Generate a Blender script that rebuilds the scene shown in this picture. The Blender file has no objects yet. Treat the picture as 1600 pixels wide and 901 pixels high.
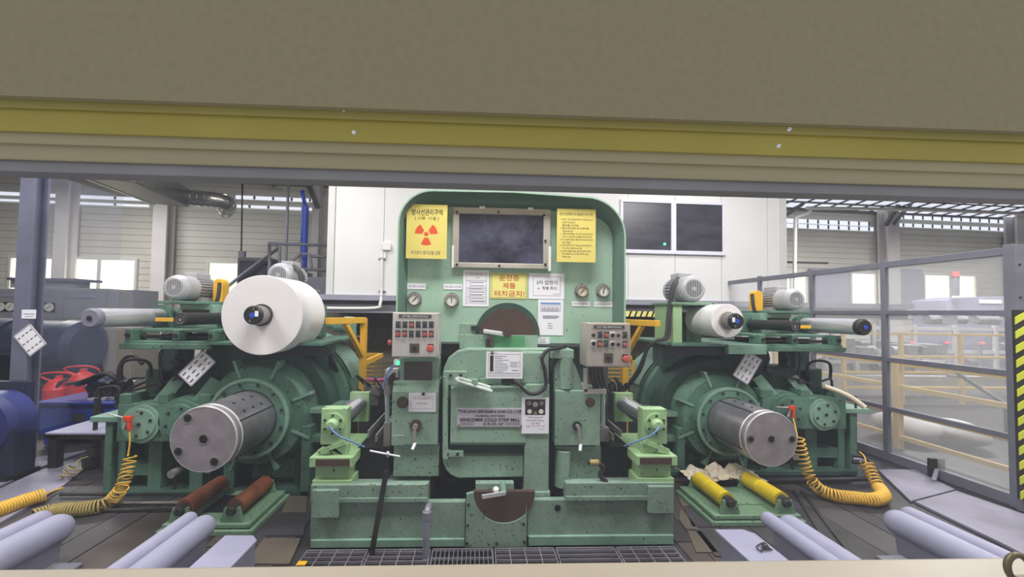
import bpy, bmesh, math, random
from mathutils import Vector, Matrix
random.seed(7)
scene = bpy.context.scene
C = scene.collection
PI = math.pi

# ------------------------------------------------------------------ camera
FPX, CX, CY = 600.0, 769.0, 467.0            # focal length and principal point for a 1600x901 frame
YAW, PITCH, ROLL = math.radians(2.3), math.radians(1.9), 0.0145
CAM = Vector((0.0, 0.0, 1.70))
_d = Vector((math.sin(YAW)*math.cos(PITCH), math.cos(YAW)*math.cos(PITCH), math.sin(PITCH)))
_r0 = Vector((math.cos(YAW), -math.sin(YAW), 0.0))
_u0 = _r0.cross(_d)
_r = _r0*math.cos(ROLL) + _u0*math.sin(ROLL)
_u = _u0*math.cos(ROLL) - _r0*math.sin(ROLL)
cam_data = bpy.data.cameras.new('camera')
cam = bpy.data.objects.new('camera', cam_data); C.objects.link(cam)
mw = Matrix.Identity(4)
for i in range(3):
    mw[i][0] = _r[i]; mw[i][1] = _u[i]; mw[i][2] = -_d[i]; mw[i][3] = CAM[i]
cam.matrix_world = mw
cam_data.sensor_fit = 'HORIZONTAL'
cam_data.sensor_width = 36.0
cam_data.lens = 36.0*FPX/1600.0
cam_data.shift_x = (800.0-CX)/1600.0
cam_data.shift_y = (CY-450.5)/1600.0
cam_data.clip_start = 0.02; cam_data.clip_end = 200
scene.camera = cam

# ------------------------------------------------------------------ world, lights, exposure
world = bpy.data.worlds.new('world'); scene.world = world
world.use_nodes = True
bg = world.node_tree.nodes['Background']
bg.inputs[0].default_value = (0.93, 0.95, 1.0, 1.0)
bg.inputs[1].default_value = 0.62
def area_light(name, loc, size, energy, rot=(0, 0, 0), col=(1, 0.98, 0.95)):
    l = bpy.data.lights.new(name, 'AREA'); l.shape = 'RECTANGLE'
    l.size, l.size_y = size; l.energy = energy; l.color = col
    o = bpy.data.objects.new(name, l); C.objects.link(o)
    o.location = loc; o.rotation_euler = rot
    return o
for x in (-4.6, 0.2, 5.0):  # unseen lights placed above the front to light the mill
    area_light('unseen_hall_light', (x, 1.7, 5.4), (2.4, 0.8), 185, (math.radians(14), 0, 0))
for x, y, w in ((-9.5, 8.6, 230), (-3.4, 5.2, 90), (3.9, 5.2, 90), (10.5, 8.2, 480), (17.5, 8.0, 480), (13.0, 4.6, 200)):  # unseen hall lights, some added to brighten the right-hand back wall
    area_light('unseen_hall_light', (x, y, 5.2), (2.4, 0.8), w, (math.radians(-4), 0, 0))
scene.view_settings.view_transform = 'Standard'
scene.view_settings.look = 'None'
scene.view_settings.gamma = 1.0
scene.view_settings.use_curve_mapping = False
scene.view_settings.exposure = 0.3

# ------------------------------------------------------------------ helpers
FR = 0.0                                     # heading of the frame that is being built in (radians)
def P(px, py, Y):
    """the point in the current frame at depth Y that the lens sees at pixel (px, py)"""
    ray = _d + _r*((px-CX)/FPX) - _u*((py-CY)/FPX)
    c, s = math.cos(-FR), math.sin(-FR)
    ray = Vector((ray.x*c-ray.y*s, ray.x*s+ray.y*c, ray.z))
    return CAM + ray*(Y/ray.y)
def W(v):
    c, s = math.cos(FR), math.sin(FR)
    return Vector((v[0]*c-v[1]*s, v[0]*s+v[1]*c, v[2]))
def rect(x0, y0, x1, y1, Y):
    """X and Z extents of a pixel box at depth Y"""
    xm, ym = (x0+x1)/2, (y0+y1)/2
    return P(x0, ym, Y).x, P(x1, ym, Y).x, P(xm, y1, Y).z, P(xm, y0, Y).z
BASE = {}
class MB:
    def __init__(self): self.v = []; self.f = []; self.s = []
    def quad(self, vs, smooth=False):
        n = len(self.v); self.v += [Vector(p) for p in vs]
        self.f.append(tuple(range(n, n+len(vs)))); self.s.append(smooth); return self
    def box(self, x0, x1, y0, y1, z0, z1):
        x0, x1 = min(x0, x1), max(x0, x1); y0, y1 = min(y0, y1), max(y0, y1); z0, z1 = min(z0, z1), max(z0, z1)
        n = len(self.v)
        self.v += [Vector(p) for p in ((x0,y0,z0),(x1,y0,z0),(x1,y1,z0),(x0,y1,z0),(x0,y0,z1),(x1,y0,z1),(x1,y1,z1),(x0,y1,z1))]
        for q in ((0,3,2,1),(4,5,6,7),(0,1,5,4),(1,2,6,5),(2,3,7,6),(3,0,4,7)):
            self.f.append(tuple(n+i for i in q)); self.s.append(False)
        return self
    def pbox(self, x0, y0, x1, y1, Y, depth):
        a, b, c, d = rect(x0, y0, x1, y1, Y)
        return self.box(a, b, Y, Y+depth, c, d)
    def bar(self, p0, p1, w, h, up=(0, 0, 1)):
        p0, p1 = Vector(p0), Vector(p1); d = (p1-p0).normalized()
        u = Vector(up)
        if abs(d.dot(u)) > 0.98: u = Vector((0, 1, 0))
        r = d.cross(u).normalized(); u = r.cross(d)
        n = len(self.v)
        for p in (p0, p1):
            for a, b in ((-1,-1),(1,-1),(1,1),(-1,1)): self.v.append(p + r*(a*w/2) + u*(b*h/2))
        for q in ((0,1,2,3),(7,6,5,4),(0,4,5,1),(1,5,6,2),(2,6,7,3),(3,7,4,0)):
            self.f.append(tuple(n+i for i in q)); self.s.append(False)
        return self
    def _frame(self, d):
        d = d.normalized(); u = Vector((0, 0, 1)) if abs(d.z) < 0.9 else Vector((1, 0, 0))
        r = d.cross(u).normalized(); return r, r.cross(d)
    def lathe(self, p0, p1, prof, n=24, smooth=True):
        """prof: (t, r) pairs along p0->p1 measured in metres from p0; sharp where a t or r repeats"""
        p0, p1 = Vector(p0), Vector(p1); d = (p1-p0).normalized(); r_, u_ = self._frame(d)
        for (t0, r0), (t1, r1) in zip(prof[:-1], prof[1:]):
            k = len(self.v)
            for t, r in ((t0, r0), (t1, r1)):
                for i in range(n):
                    a = 2*PI*i/n
                    self.v.append(p0 + d*t + r_*(r*math.cos(a)) + u_*(r*math.sin(a)))
            flat = abs(t1-t0) < 1e-6
            for i in range(n):
                j = (i+1) % n
                self.f.append((k+i, k+j, k+n+j, k+n+i)); self.s.append(smooth and not flat)
        return self
    def cyl(self, p0, p1, r, r1=None, n=20):
        p0, p1 = Vector(p0), Vector(p1); L = (p1-p0).length; r1 = r if r1 is None else r1
        d = (p1-p0).normalized(); r_, u_ = self._frame(d)
        k = len(self.v)
        for p, q in ((p0, r), (p1, r1)):
            for i in range(n):
                a = 2*PI*i/n; self.v.append(p + r_*(q*math.cos(a)) + u_*(q*math.sin(a)))
        for i in range(n):
            j = (i+1) % n; self.f.append((k+i, k+j, k+n+j, k+n+i)); self.s.append(True)
        for p, q, fl in ((p0, r, 1), (p1, r1, 0)):
            k = len(self.v)
            for i in range(n):
                a = 2*PI*i/n; self.v.append(p + r_*(q*math.cos(a)) + u_*(q*math.sin(a)))
            idx = tuple(range(k, k+n)); self.f.append(idx[::-1] if fl else idx); self.s.append(False)
        return self
    def ring(self, p0, p1, ro, ri, n=28):
        p0, p1 = Vector(p0), Vector(p1); L = (p1-p0).length
        return self.lathe(p0, p1, [(0, ri), (0, ro), (L, ro), (L, ri), (0, ri)], n)
    def tube(self, pts, r, n=8):
        pts = [Vector(p) for p in pts]; k0 = len(self.v); m = len(pts)
        t = (pts[1]-pts[0]).normalized(); rr, uu = self._frame(t)
        for i, p in enumerate(pts):
            t = (pts[min(i+1, m-1)]-pts[max(i-1, 0)])
            t = t.normalized() if t.length > 1e-9 else Vector((0, 0, 1))
            rr = rr - t*rr.dot(t)
            rr = rr.normalized() if rr.length > 1e-6 else self._frame(t)[0]
            uu = rr.cross(t)
            for j in range(n):
                a = 2*PI*j/n; self.v.append(p + rr*(r*math.cos(a)) + uu*(r*math.sin(a)))
        for i in range(m-1):
            for j in range(n):
                j2 = (j+1) % n; a = k0+i*n
                self.f.append((a+j, a+j2, a+n+j2, a+n+j)); self.s.append(True)
        self.f.append(tuple(range(k0, k0+n))); self.s.append(False)
        self.f.append(tuple(range(k0+(m-1)*n+n-1, k0+(m-1)*n-1, -1))); self.s.append(False)
        return self
    def prism(self, poly, y0, y1, smooth=False):
        """polygon of (x, z) points extruded along Y"""
        y0, y1 = min(y0, y1), max(y0, y1)
        ar = sum(poly[i][0]*poly[(i+1) % len(poly)][1]-poly[(i+1) % len(poly)][0]*poly[i][1] for i in range(len(poly)))
        if ar < 0: poly = poly[::-1]
        m = len(poly); k = len(self.v)
        self.v += [Vector((x, y0, z)) for x, z in poly] + [Vector((x, y1, z)) for x, z in poly]
        self.f.append(tuple(range(k, k+m))); self.s.append(False)
        self.f.append(tuple(range(k+2*m-1, k+m-1, -1))); self.s.append(False)
        for i in range(m):
            j = (i+1) % m; self.f.append((k+j, k+i, k+m+i, k+m+j)); self.s.append(smooth)
        return self
    def prism_x(self, poly, x0, x1):
        """polygon of (y, z) points extruded along X"""
        t = MB().prism(poly, x0, x1); k = len(self.v)
        self.v += [Vector((p.y, p.x, p.z)) for p in t.v]
        self.f += [tuple(k+i for i in reversed(f)) for f in t.f]; self.s += t.s
        return self
    def sphere(self, c, r, n=12, m=8, sc=(1, 1, 1)):
        c = Vector(c); k = len(self.v)
        for i in range(m+1):
            a = PI*i/m
            for j in range(n):
                b = 2*PI*j/n
                self.v.append(c + Vector((sc[0]*r*math.sin(a)*math.cos(b), sc[1]*r*math.sin(a)*math.sin(b), sc[2]*r*math.cos(a))))
        for i in range(m):
            for j in range(n):
                j2 = (j+1) % n; self.f.append((k+i*n+j, k+(i+1)*n+j, k+(i+1)*n+j2, k+i*n+j2)); self.s.append(True)
        return self
    def build(self, name, material, parent=None, bev=0.0, base=None):
        me = bpy.data.meshes.new(name)
        b = BASE.get(parent.name, Vector((0, 0, 0))) if parent else (W(base) if base is not None else self._auto())
        me.from_pydata([W(p)-b for p in self.v], [], self.f)
        me.polygons.foreach_set('use_smooth', self.s)
        me.materials.append(M[material] if isinstance(material, str) else material)
        me.update()
        o = bpy.data.objects.new(name, me); C.objects.link(o)
        if parent: o.parent = parent
        else: o.location = b
        BASE[o.name] = b
        if bev:
            md = o.modifiers.new('bevel', 'BEVEL'); md.width = bev; md.segments = 2
            md.limit_method = 'ANGLE'; md.angle_limit = math.radians(50)
        return o
    def _auto(self):
        ws = [W(p) for p in self.v]
        xs = [p.x for p in ws]; ys = [p.y for p in ws]; zs = [p.z for p in ws]
        return Vector(((min(xs)+max(xs))/2, (min(ys)+max(ys))/2, min(zs)))
def tag(o, label, cat, group=None):
    o['label'] = label; o['category'] = cat
    if group: o['group'] = group
    return o
def thing(name, label, cat, loc, group=None):
    o = bpy.data.objects.new(name, None); C.objects.link(o)
    w = W(loc); o.location = w; o.empty_display_size = 0.1
    BASE[o.name] = w
    return tag(o, label, cat, group)
def struct(o): o['kind'] = 'structure'; return o
def spline(pts, k=8):
    pts = [Vector(p) for p in pts]; out = []
    for i in range(len(pts)-1):
        a, b, c, d = pts[max(i-1, 0)], pts[i], pts[i+1], pts[min(i+2, len(pts)-1)]
        for j in range(k):
            t = j/k
            out.append(0.5*((2*b)+(c-a)*t+(2*a-5*b+4*c-d)*t*t+(3*b-a-3*c+d)*t**3))
    out.append(pts[-1]); return out
def arc(cx, cz, r, a0, a1, n):
    return [(cx+r*math.cos(math.radians(a0+(a1-a0)*i/n)), cz+r*math.sin(math.radians(a0+(a1-a0)*i/n))) for i in range(n+1)]
def rrect(x0, x1, z0, z1, r, n=5):
    return arc(x1-r, z1-r, r, 0, 90, n)+arc(x0+r, z1-r, r, 90, 180, n)+arc(x0+r, z0+r, r, 180, 270, n)+arc(x1-r, z0+r, r, 270, 360, n)
TEXTS = []
def text(s, x0, y0, x1, y1, Y, material, parent, name='lettering', align='CENTER', bold=0.0):
    """flat lettering filling the pixel box on the plane y = Y (made in one pass by flush_text)"""
    TEXTS.append((s, rect(x0, y0, x1, y1, Y), Y, material, parent, name, bold, FR))
def flush_text():
    obs = []
    for s, r4, Y, material, parent, name, bold, fr in TEXTS:
        cu = bpy.data.curves.new('text', 'FONT'); cu.body = s; cu.align_x = 'CENTER'; cu.offset = bold; cu.resolution_u = 3
        ob = bpy.data.objects.new('text', cu); C.objects.link(ob); obs.append(ob)
    bpy.context.view_layer.update()
    dg = bpy.context.evaluated_depsgraph_get()
    mes = [bpy.data.meshes.new_from_object(ob.evaluated_get(dg)) for ob in obs]
    for ob in obs: bpy.data.objects.remove(ob)
    for me, (s, (a, b, c, d), Y, material, parent, name, bold, fr) in zip(mes, TEXTS):
        xs = [v.co.x for v in me.vertices]; ys = [v.co.y for v in me.vertices]
        mx0, mx1, my0, my1 = min(xs), max(xs), min(ys), max(ys)
        sx = (b-a)/(mx1-mx0); sz = (d-c)/(my1-my0); bb = BASE[parent.name]
        for v in me.vertices: v.co = Vector((a+(v.co.x-mx0)*sx, Y, c+(v.co.y-my0)*sz))-bb
        me.materials.clear(); me.materials.append(M[material]); me.name = name
        o = bpy.data.objects.new(name, me); C.objects.link(o); o.parent = parent; BASE[o.name] = bb
def copy_tree(o, parent=None, offset=(0, 0, 0)):
    c = o.copy(); C.objects.link(c); c.parent = parent
    if parent is None: c.location = o.location + Vector(offset)
    for ch in [x for x in bpy.data.objects if x.parent == o]: copy_tree(ch, c)
    return c

# ------------------------------------------------------------------ materials
M = {}
def lin(c):
    return tuple(((x/255)/12.92 if x/255 <= 0.04045 else ((x/255+0.055)/1.055)**2.4) for x in c)+(1.0,)
def mat(name, rgb, rough=0.55, metal=0.0, var=0.18, scale=3.0, chips=0.0, chip=(60, 55, 48), chip_scale=38.0, bump=0.0,
        bscale=60.0, streak=None, spec=0.4, dirt=None, dirt_amt=0.0):
    m = bpy.data.materials.new(name); m.use_nodes = True; nt = m.node_tree; N = nt.nodes; L = nt.links
    b = N['Principled BSDF']; b.inputs['Roughness'].default_value = rough; b.inputs['Metallic'].default_value = metal
    b.inputs['Specular IOR Level'].default_value = spec
    tc = N.new('ShaderNodeTexCoord'); mp = N.new('ShaderNodeMapping'); L.new(tc.outputs['Object'], mp.inputs[0])
    if streak: mp.inputs['Scale'].default_value = streak
    nz = N.new('ShaderNodeTexNoise'); nz.inputs['Scale'].default_value = scale; nz.inputs['Detail'].default_value = 6
    L.new(mp.outputs[0], nz.inputs[0])
    r = N.new('ShaderNodeValToRGB'); c = lin(rgb)
    r.color_ramp.elements[0].position = 0.3; r.color_ramp.elements[1].position = 0.72
    r.color_ramp.elements[0].color = tuple(x*(1-var) for x in c[:3])+(1,)
    r.color_ramp.elements[1].color = tuple(min(1, x*(1+var)) for x in c[:3])+(1,)
    L.new(nz.outputs[0], r.inputs[0]); col = r.outputs[0]
    if dirt_amt:
        n2 = N.new('ShaderNodeTexNoise'); n2.inputs['Scale'].default_value = 1.7; n2.inputs['Detail'].default_value = 8; n2.inputs['Roughness'].default_value = 0.7
        L.new(tc.outputs['Object'], n2.inputs[0])
        rr = N.new('ShaderNodeValToRGB'); rr.color_ramp.elements[0].position = 0.45; rr.color_ramp.elements[1].position = 0.75
        rr.color_ramp.elements[1].color = (dirt_amt,)*3+(1,)
        L.new(n2.outputs[0], rr.inputs[0])
        mx = N.new('ShaderNodeMixRGB'); L.new(rr.outputs[0], mx.inputs[0]); L.new(col, mx.inputs[1]); mx.inputs[2].default_value = lin(dirt or chip); col = mx.outputs[0]
    if chips:
        n3 = N.new('ShaderNodeTexNoise'); n3.inputs['Scale'].default_value = chip_scale; n3.inputs['Detail'].default_value = 3
        L.new(tc.outputs['Object'], n3.inputs[0])
        r3 = N.new('ShaderNodeValToRGB'); r3.color_ramp.elements[0].position = 0.74-chips*0.2; r3.color_ramp.elements[1].position = 0.77-chips*0.2
        L.new(n3.outputs[0], r3.inputs[0])
        mx = N.new('ShaderNodeMixRGB'); L.new(r3.outputs[0], mx.inputs[0]); L.new(col, mx.inputs[1]); mx.inputs[2].default_value = lin(chip); col = mx.outputs[0]
    L.new(col, b.inputs['Base Color'])
    if bump:
        n4 = N.new('ShaderNodeTexNoise'); n4.inputs['Scale'].default_value = bscale; n4.inputs['Detail'].default_value = 4
        L.new(mp.outputs[0], n4.inputs[0]); bp = N.new('ShaderNodeBump'); bp.inputs['Strength'].default_value = bump; bp.inputs['Distance'].default_value = 0.01
        L.new(n4.outputs[0], bp.inputs['Height']); L.new(bp.outputs[0], b.inputs['Normal'])
    M[name] = m; return m
def emit(name, rgb, strength):
    m = bpy.data.materials.new(name); m.use_nodes = True; N = m.node_tree.nodes
    b = N['Principled BSDF']; b.inputs['Base Color'].default_value = lin(rgb)
    b.inputs['Emission Color'].default_value = lin(rgb); b.inputs['Emission Strength'].default_value = strength
    M[name] = m; return m
def hazy(name, rgb, dust, gloss, var=0.5, scale=3.0, stretch=(1, 1, 1), trans=(1, 1, 1)):
    """dusty glass: clear, with a thin film of dust that catches light and a weak reflection"""
    m = bpy.data.materials.new(name); m.use_nodes = True; nt = m.node_tree; N = nt.nodes; L = nt.links
    N.remove(N['Principled BSDF']); out = N['Material Output']
    tr = N.new('ShaderNodeBsdfTransparent'); tr.inputs[0].default_value = trans+(1,)
    df = N.new('ShaderNodeBsdfDiffuse'); df.inputs[0].default_value = lin(rgb)
    tl = N.new('ShaderNodeBsdfTranslucent'); tl.inputs[0].default_value = lin(rgb)
    m0 = N.new('ShaderNodeMixShader'); m0.inputs[0].default_value = 0.5; L.new(df.outputs[0], m0.inputs[1]); L.new(tl.outputs[0], m0.inputs[2])
    gl = N.new('ShaderNodeBsdfGlossy'); gl.inputs['Roughness'].default_value = 0.08
    tc = N.new('ShaderNodeTexCoord'); mp = N.new('ShaderNodeMapping'); mp.inputs['Scale'].default_value = stretch
    L.new(tc.outputs['Object'], mp.inputs[0])
    nz = N.new('ShaderNodeTexNoise'); nz.inputs['Scale'].default_value = scale; nz.inputs['Detail'].default_value = 7; nz.inputs['Roughness'].default_value = 0.62
    L.new(mp.outputs[0], nz.inputs[0])
    mr = N.new('ShaderNodeMapRange'); mr.inputs[1].default_value = 0.3; mr.inputs[2].default_value = 0.72
    mr.inputs[3].default_value = dust*(1-var); mr.inputs[4].default_value = dust*(1+var); L.new(nz.outputs[0], mr.inputs[0])
    m1 = N.new('ShaderNodeMixShader'); L.new(mr.outputs[0], m1.inputs[0]); L.new(tr.outputs[0], m1.inputs[1]); L.new(m0.outputs[0], m1.inputs[2])
    m2 = N.new('ShaderNodeMixShader'); m2.inputs[0].default_value = gloss; L.new(m1.outputs[0], m2.inputs[1]); L.new(gl.outputs[0], m2.inputs[2])
    L.new(m2.outputs[0], out.inputs[0])
    M[name] = m; return m

mat('mill_green', (142, 171, 153), 0.5, var=0.10, chips=0.45, chip=(62, 74, 64), chip_scale=62, dirt=(98, 114, 101), dirt_amt=0.7, bump=0.10, bscale=25)
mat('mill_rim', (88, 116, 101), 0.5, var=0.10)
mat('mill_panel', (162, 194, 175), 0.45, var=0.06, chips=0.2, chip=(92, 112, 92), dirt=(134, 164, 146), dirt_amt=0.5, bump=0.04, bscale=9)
mat('base_green', (130, 155, 141), 0.5, var=0.12, chips=0.5, chip_scale=55, chip=(48, 58, 52), dirt=(84, 102, 91), dirt_amt=0.75, bump=0.10, bscale=30)
mat('lime_green', (158, 192, 144), 0.5, var=0.10, chips=0.35, chip=(74, 68, 66), dirt=(118, 150, 104), dirt_amt=0.4)
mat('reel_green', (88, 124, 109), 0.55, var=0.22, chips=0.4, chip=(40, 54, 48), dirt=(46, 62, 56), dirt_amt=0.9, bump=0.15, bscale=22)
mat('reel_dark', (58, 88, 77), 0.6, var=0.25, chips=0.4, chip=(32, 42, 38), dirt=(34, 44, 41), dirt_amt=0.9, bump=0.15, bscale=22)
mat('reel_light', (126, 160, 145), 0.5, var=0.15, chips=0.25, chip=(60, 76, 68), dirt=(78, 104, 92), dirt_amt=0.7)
mat('cradle_green', (118, 150, 124), 0.5, var=0.15, chips=0.5, chip=(52, 50, 44), dirt=(76, 100, 76), dirt_amt=0.7)
mat('bright_green', (84, 148, 104), 0.5, var=0.25, chips=0.2)
mat('brown_disc', (78, 60, 50), 0.6, var=0.25, chips=0.25, chip=(40, 34, 32), dirt=(58, 50, 46), dirt_amt=0.5)
mat('black_and_shade', (16, 17, 18), 0.45, var=0.4)  # near-black for black parts, and for shade in gaps, pits and holes
mat('dark_metal', (58, 57, 56), 0.5, 0.4, var=0.3, chips=0.3)
mat('grey_metal', (142, 138, 136), 0.45, 0.35, var=0.2)
mat('chrome', (218, 219, 228), 0.17, 0.8, var=0.06, bump=0.02, streak=(1, 1, 1))
mat('shaft_chrome', (222, 222, 230), 0.3, 0.6, var=0.06)
mat('mandrel_steel', (158, 155, 164), 0.32, 0.7, var=0.14, scale=9, bump=0.03, bscale=90)
mat('mandrel_face', (168, 160, 166), 0.5, 0.6, var=0.16, scale=9)
mat('steel_bright', (214, 214, 220), 0.4, 0.4, var=0.05)
mat('stainless', (214, 210, 206), 0.38, 0.55, var=0.10, scale=5, dirt=(150, 140, 130), dirt_amt=0.35)
mat('stainless_worn', (190, 183, 174), 0.45, 0.45, var=0.14, scale=5, dirt=(120, 108, 96), dirt_amt=0.6)
mat('window_bezel', (186, 181, 172), 0.5, 0.25, var=0.12, dirt=(140, 130, 116), dirt_amt=0.5)
mat('bar_white', (186, 198, 190), 0.5, var=0.08)
mat('smeared_glass', (36, 36, 50), 0.3, 0.0, var=0.9, scale=7, bump=0.05, bscale=8, dirt=(118, 118, 150), dirt_amt=0.8, streak=(1, 1, 2.2))
mat('paper', (238, 238, 248), 0.75, var=0.03)
mat('paper_aged', (222, 210, 190), 0.8, var=0.12, dirt=(180, 160, 130), dirt_amt=0.5, bump=0.5, bscale=9)
mat('yellow_sign', (228, 212, 116), 0.55, var=0.07, dirt=(210, 190, 98), dirt_amt=0.4)
mat('yellow_note', (236, 228, 140), 0.6, var=0.04)
mat('ink', (30, 28, 30), 0.7, var=0.05)
mat('ink_soft', (92, 90, 110), 0.7, var=0.1)
mat('ink_red', (196, 62, 40), 0.7, var=0.05)
mat('trefoil', (222, 84, 38), 0.6, var=0.06)
mat('blue_ink', (112, 146, 206), 0.7, var=0.05)
mat('photo_dark', (58, 46, 46), 0.5, var=0.8, scale=40)
mat('plate_name', (186, 180, 192), 0.5, 0.1, var=0.08)
mat('plate_dark', (82, 74, 66), 0.5, 0.2, var=0.15)
mat('white_plastic', (232, 232, 230), 0.4, var=0.03)
mat('dial', (226, 226, 220), 0.35, var=0.04)
mat('red_plastic', (192, 84, 76), 0.4, var=0.08)
mat('black_plastic', (34, 34, 36), 0.45, var=0.2)
mat('green_lamp', (60, 200, 130), 0.3, var=0.05)
mat('rubber', (38, 36, 38), 0.6, var=0.25)
mat('coil_white', (232, 228, 232), 0.6, var=0.035, scale=2.5, chips=0.1, chip=(190, 182, 180), chip_scale=6)
mat('motor_grey', (178, 178, 186), 0.42, 0.1, var=0.08, dirt=(140, 140, 138), dirt_amt=0.4)
mat('motor_grille', (60, 60, 62), 0.6, var=0.2)
mat('yellow_paint', (226, 172, 48), 0.5, var=0.08, chips=0.25, chip=(120, 96, 50))
mat('yellow_roller', (216, 188, 34), 0.45, var=0.12, chips=0.25, chip=(110, 100, 40), dirt=(110, 98, 40), dirt_amt=0.4)
mat('rust_roller', (134, 78, 54), 0.6, var=0.5, scale=7, chips=0.3, chip=(60, 40, 34), dirt=(84, 58, 48), dirt_amt=0.8)
mat('hose_yellow', (222, 178, 72), 0.45, var=0.12)
mat('hose_dirty', (164, 146, 88), 0.6, var=0.25)
mat('red_paint', (206, 52, 44), 0.4, var=0.12)
mat('orange_gun', (220, 72, 44), 0.4, var=0.08)
mat('lilac_grey', (152, 152, 178), 0.45, var=0.10, scale=4, dirt=(140, 138, 160), dirt_amt=0.5, bump=0.03)
mat('lilac_grey_worn', (128, 128, 148), 0.5, var=0.14, scale=4, dirt=(112, 112, 128), dirt_amt=0.7, bump=0.04)  # darker lilac grey for sides, webs, gussets and foot plates
mat('floor_dark', (48, 46, 51), 0.5, var=0.35, scale=1.6, chips=0.15, chip=(120, 112, 112), dirt=(48, 46, 52), dirt_amt=0.8, streak=(2.2, 0.5, 1), bump=0.1)
mat('floor_plate', (138, 135, 154), 0.5, 0.1, var=0.14, scale=2.2, chips=0.2, chip=(100, 98, 108), dirt=(96, 94, 106), dirt_amt=0.8)
mat('floor_plate_dark', (66, 63, 68), 0.48, 0.1, var=0.25, scale=1.8, chips=0.2, chip=(128, 122, 122), dirt=(56, 53, 58), dirt_amt=0.8)
mat('floor_plank_warm', (76, 69, 66), 0.5, 0.1, var=0.25, scale=1.8, chips=0.2, chip=(128, 122, 122), dirt=(56, 53, 58), dirt_amt=0.8)
mat('floor_tan', (94, 86, 77), 0.6, var=0.2, dirt=(84, 76, 70), dirt_amt=0.6)
mat('grate_steel', (150, 146, 160), 0.45, 0.4, var=0.2)
mat('pipe_grey', (140, 140, 156), 0.4, 0.3, var=0.2)
mat('booth_white', (226, 226, 228), 0.55, var=0.03, scale=1.5)
mat('booth_trim', (214, 214, 214), 0.5, var=0.03)
mat('booth_window_frame', (224, 222, 240), 0.4, var=0.03)
mat('dark_glass', (66, 66, 76), 0.25, 0.0, var=0.35, scale=2.0, streak=(1, 1, 3))
mat('beam_grey', (150, 150, 168), 0.5, var=0.08)
mat('beam_dark', (98, 98, 106), 0.5, var=0.15)
mat('block_wall', (112, 106, 88), 0.85, var=0.15, scale=2.0, dirt=(84, 80, 70), dirt_amt=0.5)
mat('siding', (206, 204, 196), 0.6, var=0.05, scale=1.2)
mat('siding_brown', (146, 138, 124), 0.65, var=0.08, scale=1.2)
mat('column_white', (208, 204, 204), 0.55, var=0.05)
mat('column_shade', (140, 138, 144), 0.55, var=0.10)
mat('roof_dark', (86, 86, 92), 0.7, var=0.2)
mat('roof_steel', (112, 112, 110), 0.6, var=0.15)
mat('duct', (128, 126, 124), 0.45, 0.3, var=0.12)
mat('duct_foil', (176, 174, 172), 0.3, 0.8, var=0.15, bump=0.4, bscale=16)
mat('post_grey', (124, 124, 138), 0.5, 0.15, var=0.12, scale=6, chips=0.12, chip=(90, 88, 104))
mat('post_left', (104, 106, 128), 0.6, var=0.15)
mat('cabinet_grey', (146, 148, 158), 0.55, var=0.06)
mat('cabinet_tan', (136, 132, 124), 0.6, var=0.06)
mat('motor_navy', (42, 50, 72), 0.45, var=0.25)
mat('blue_tank', (44, 66, 150), 0.4, var=0.2)
mat('blue_barrel', (46, 54, 112), 0.45, var=0.25)
mat('blue_pipe', (44, 78, 196), 0.4, var=0.1)
mat('hydraulic', (64, 66, 78), 0.4, 0.5, var=0.4, scale=12)
mat('rail_yellow', (222, 186, 96), 0.55, var=0.08)
mat('far_machine', (128, 130, 138), 0.6, 0.1, var=0.3, scale=8)
mat('far_machine_light', (186, 186, 190), 0.6, var=0.12)
mat('bag_white', (226, 226, 232), 0.7, var=0.05, bump=0.4, bscale=7)
mat('sill_beige', (142, 133, 118), 0.45, var=0.05, scale=3, bump=0.05, bscale=5)
mat('head_beige', (150, 141, 112), 0.6, var=0.08, scale=2.5, streak=(0.6, 1, 3), dirt=(150, 142, 110), dirt_amt=0.4, bump=0.08, bscale=20)
mat('head_olive', (152, 140, 66), 0.65, var=0.10, scale=2.5, bump=0.12, bscale=60)
mat('head_olive_dark', (140, 130, 72), 0.7, var=0.10, scale=2.5, bump=0.12, bscale=60)
mat('head_board', (134, 126, 98), 0.85, var=0.05, scale=70, bump=0.12, bscale=160)
mat('frame_alu', (128, 126, 128), 0.5, 0.2, var=0.12, scale=4)
mat('brass_dark', (86, 76, 50), 0.4, 0.5, var=0.2)
mat('hazard_yellow', (224, 230, 70), 0.5, var=0.05)
mat('hazard_black', (44, 42, 44), 0.5, var=0.1)
emit('daylight_pane', (255, 250, 214), 1.5)
emit('daylight_pane_dim', (222, 232, 208), 0.8)
emit('skylight', (232, 236, 248), 0.68)
emit('red_led', (255, 40, 30), 5.0)
emit('green_led', (70, 230, 160), 1.6)
hazy('window_glass', (200, 206, 232), 0.014, 0.012, 0.8, 1.3)
hazy('fence_pane', (232, 234, 238), 0.25, 0.015, 0.18, 1.2)
hazy('fence_pane_left', (176, 182, 214), 0.10, 0.02, 0.4, 1.6)
mat('rope_pink', (200, 90, 150), 0.6)

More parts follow.
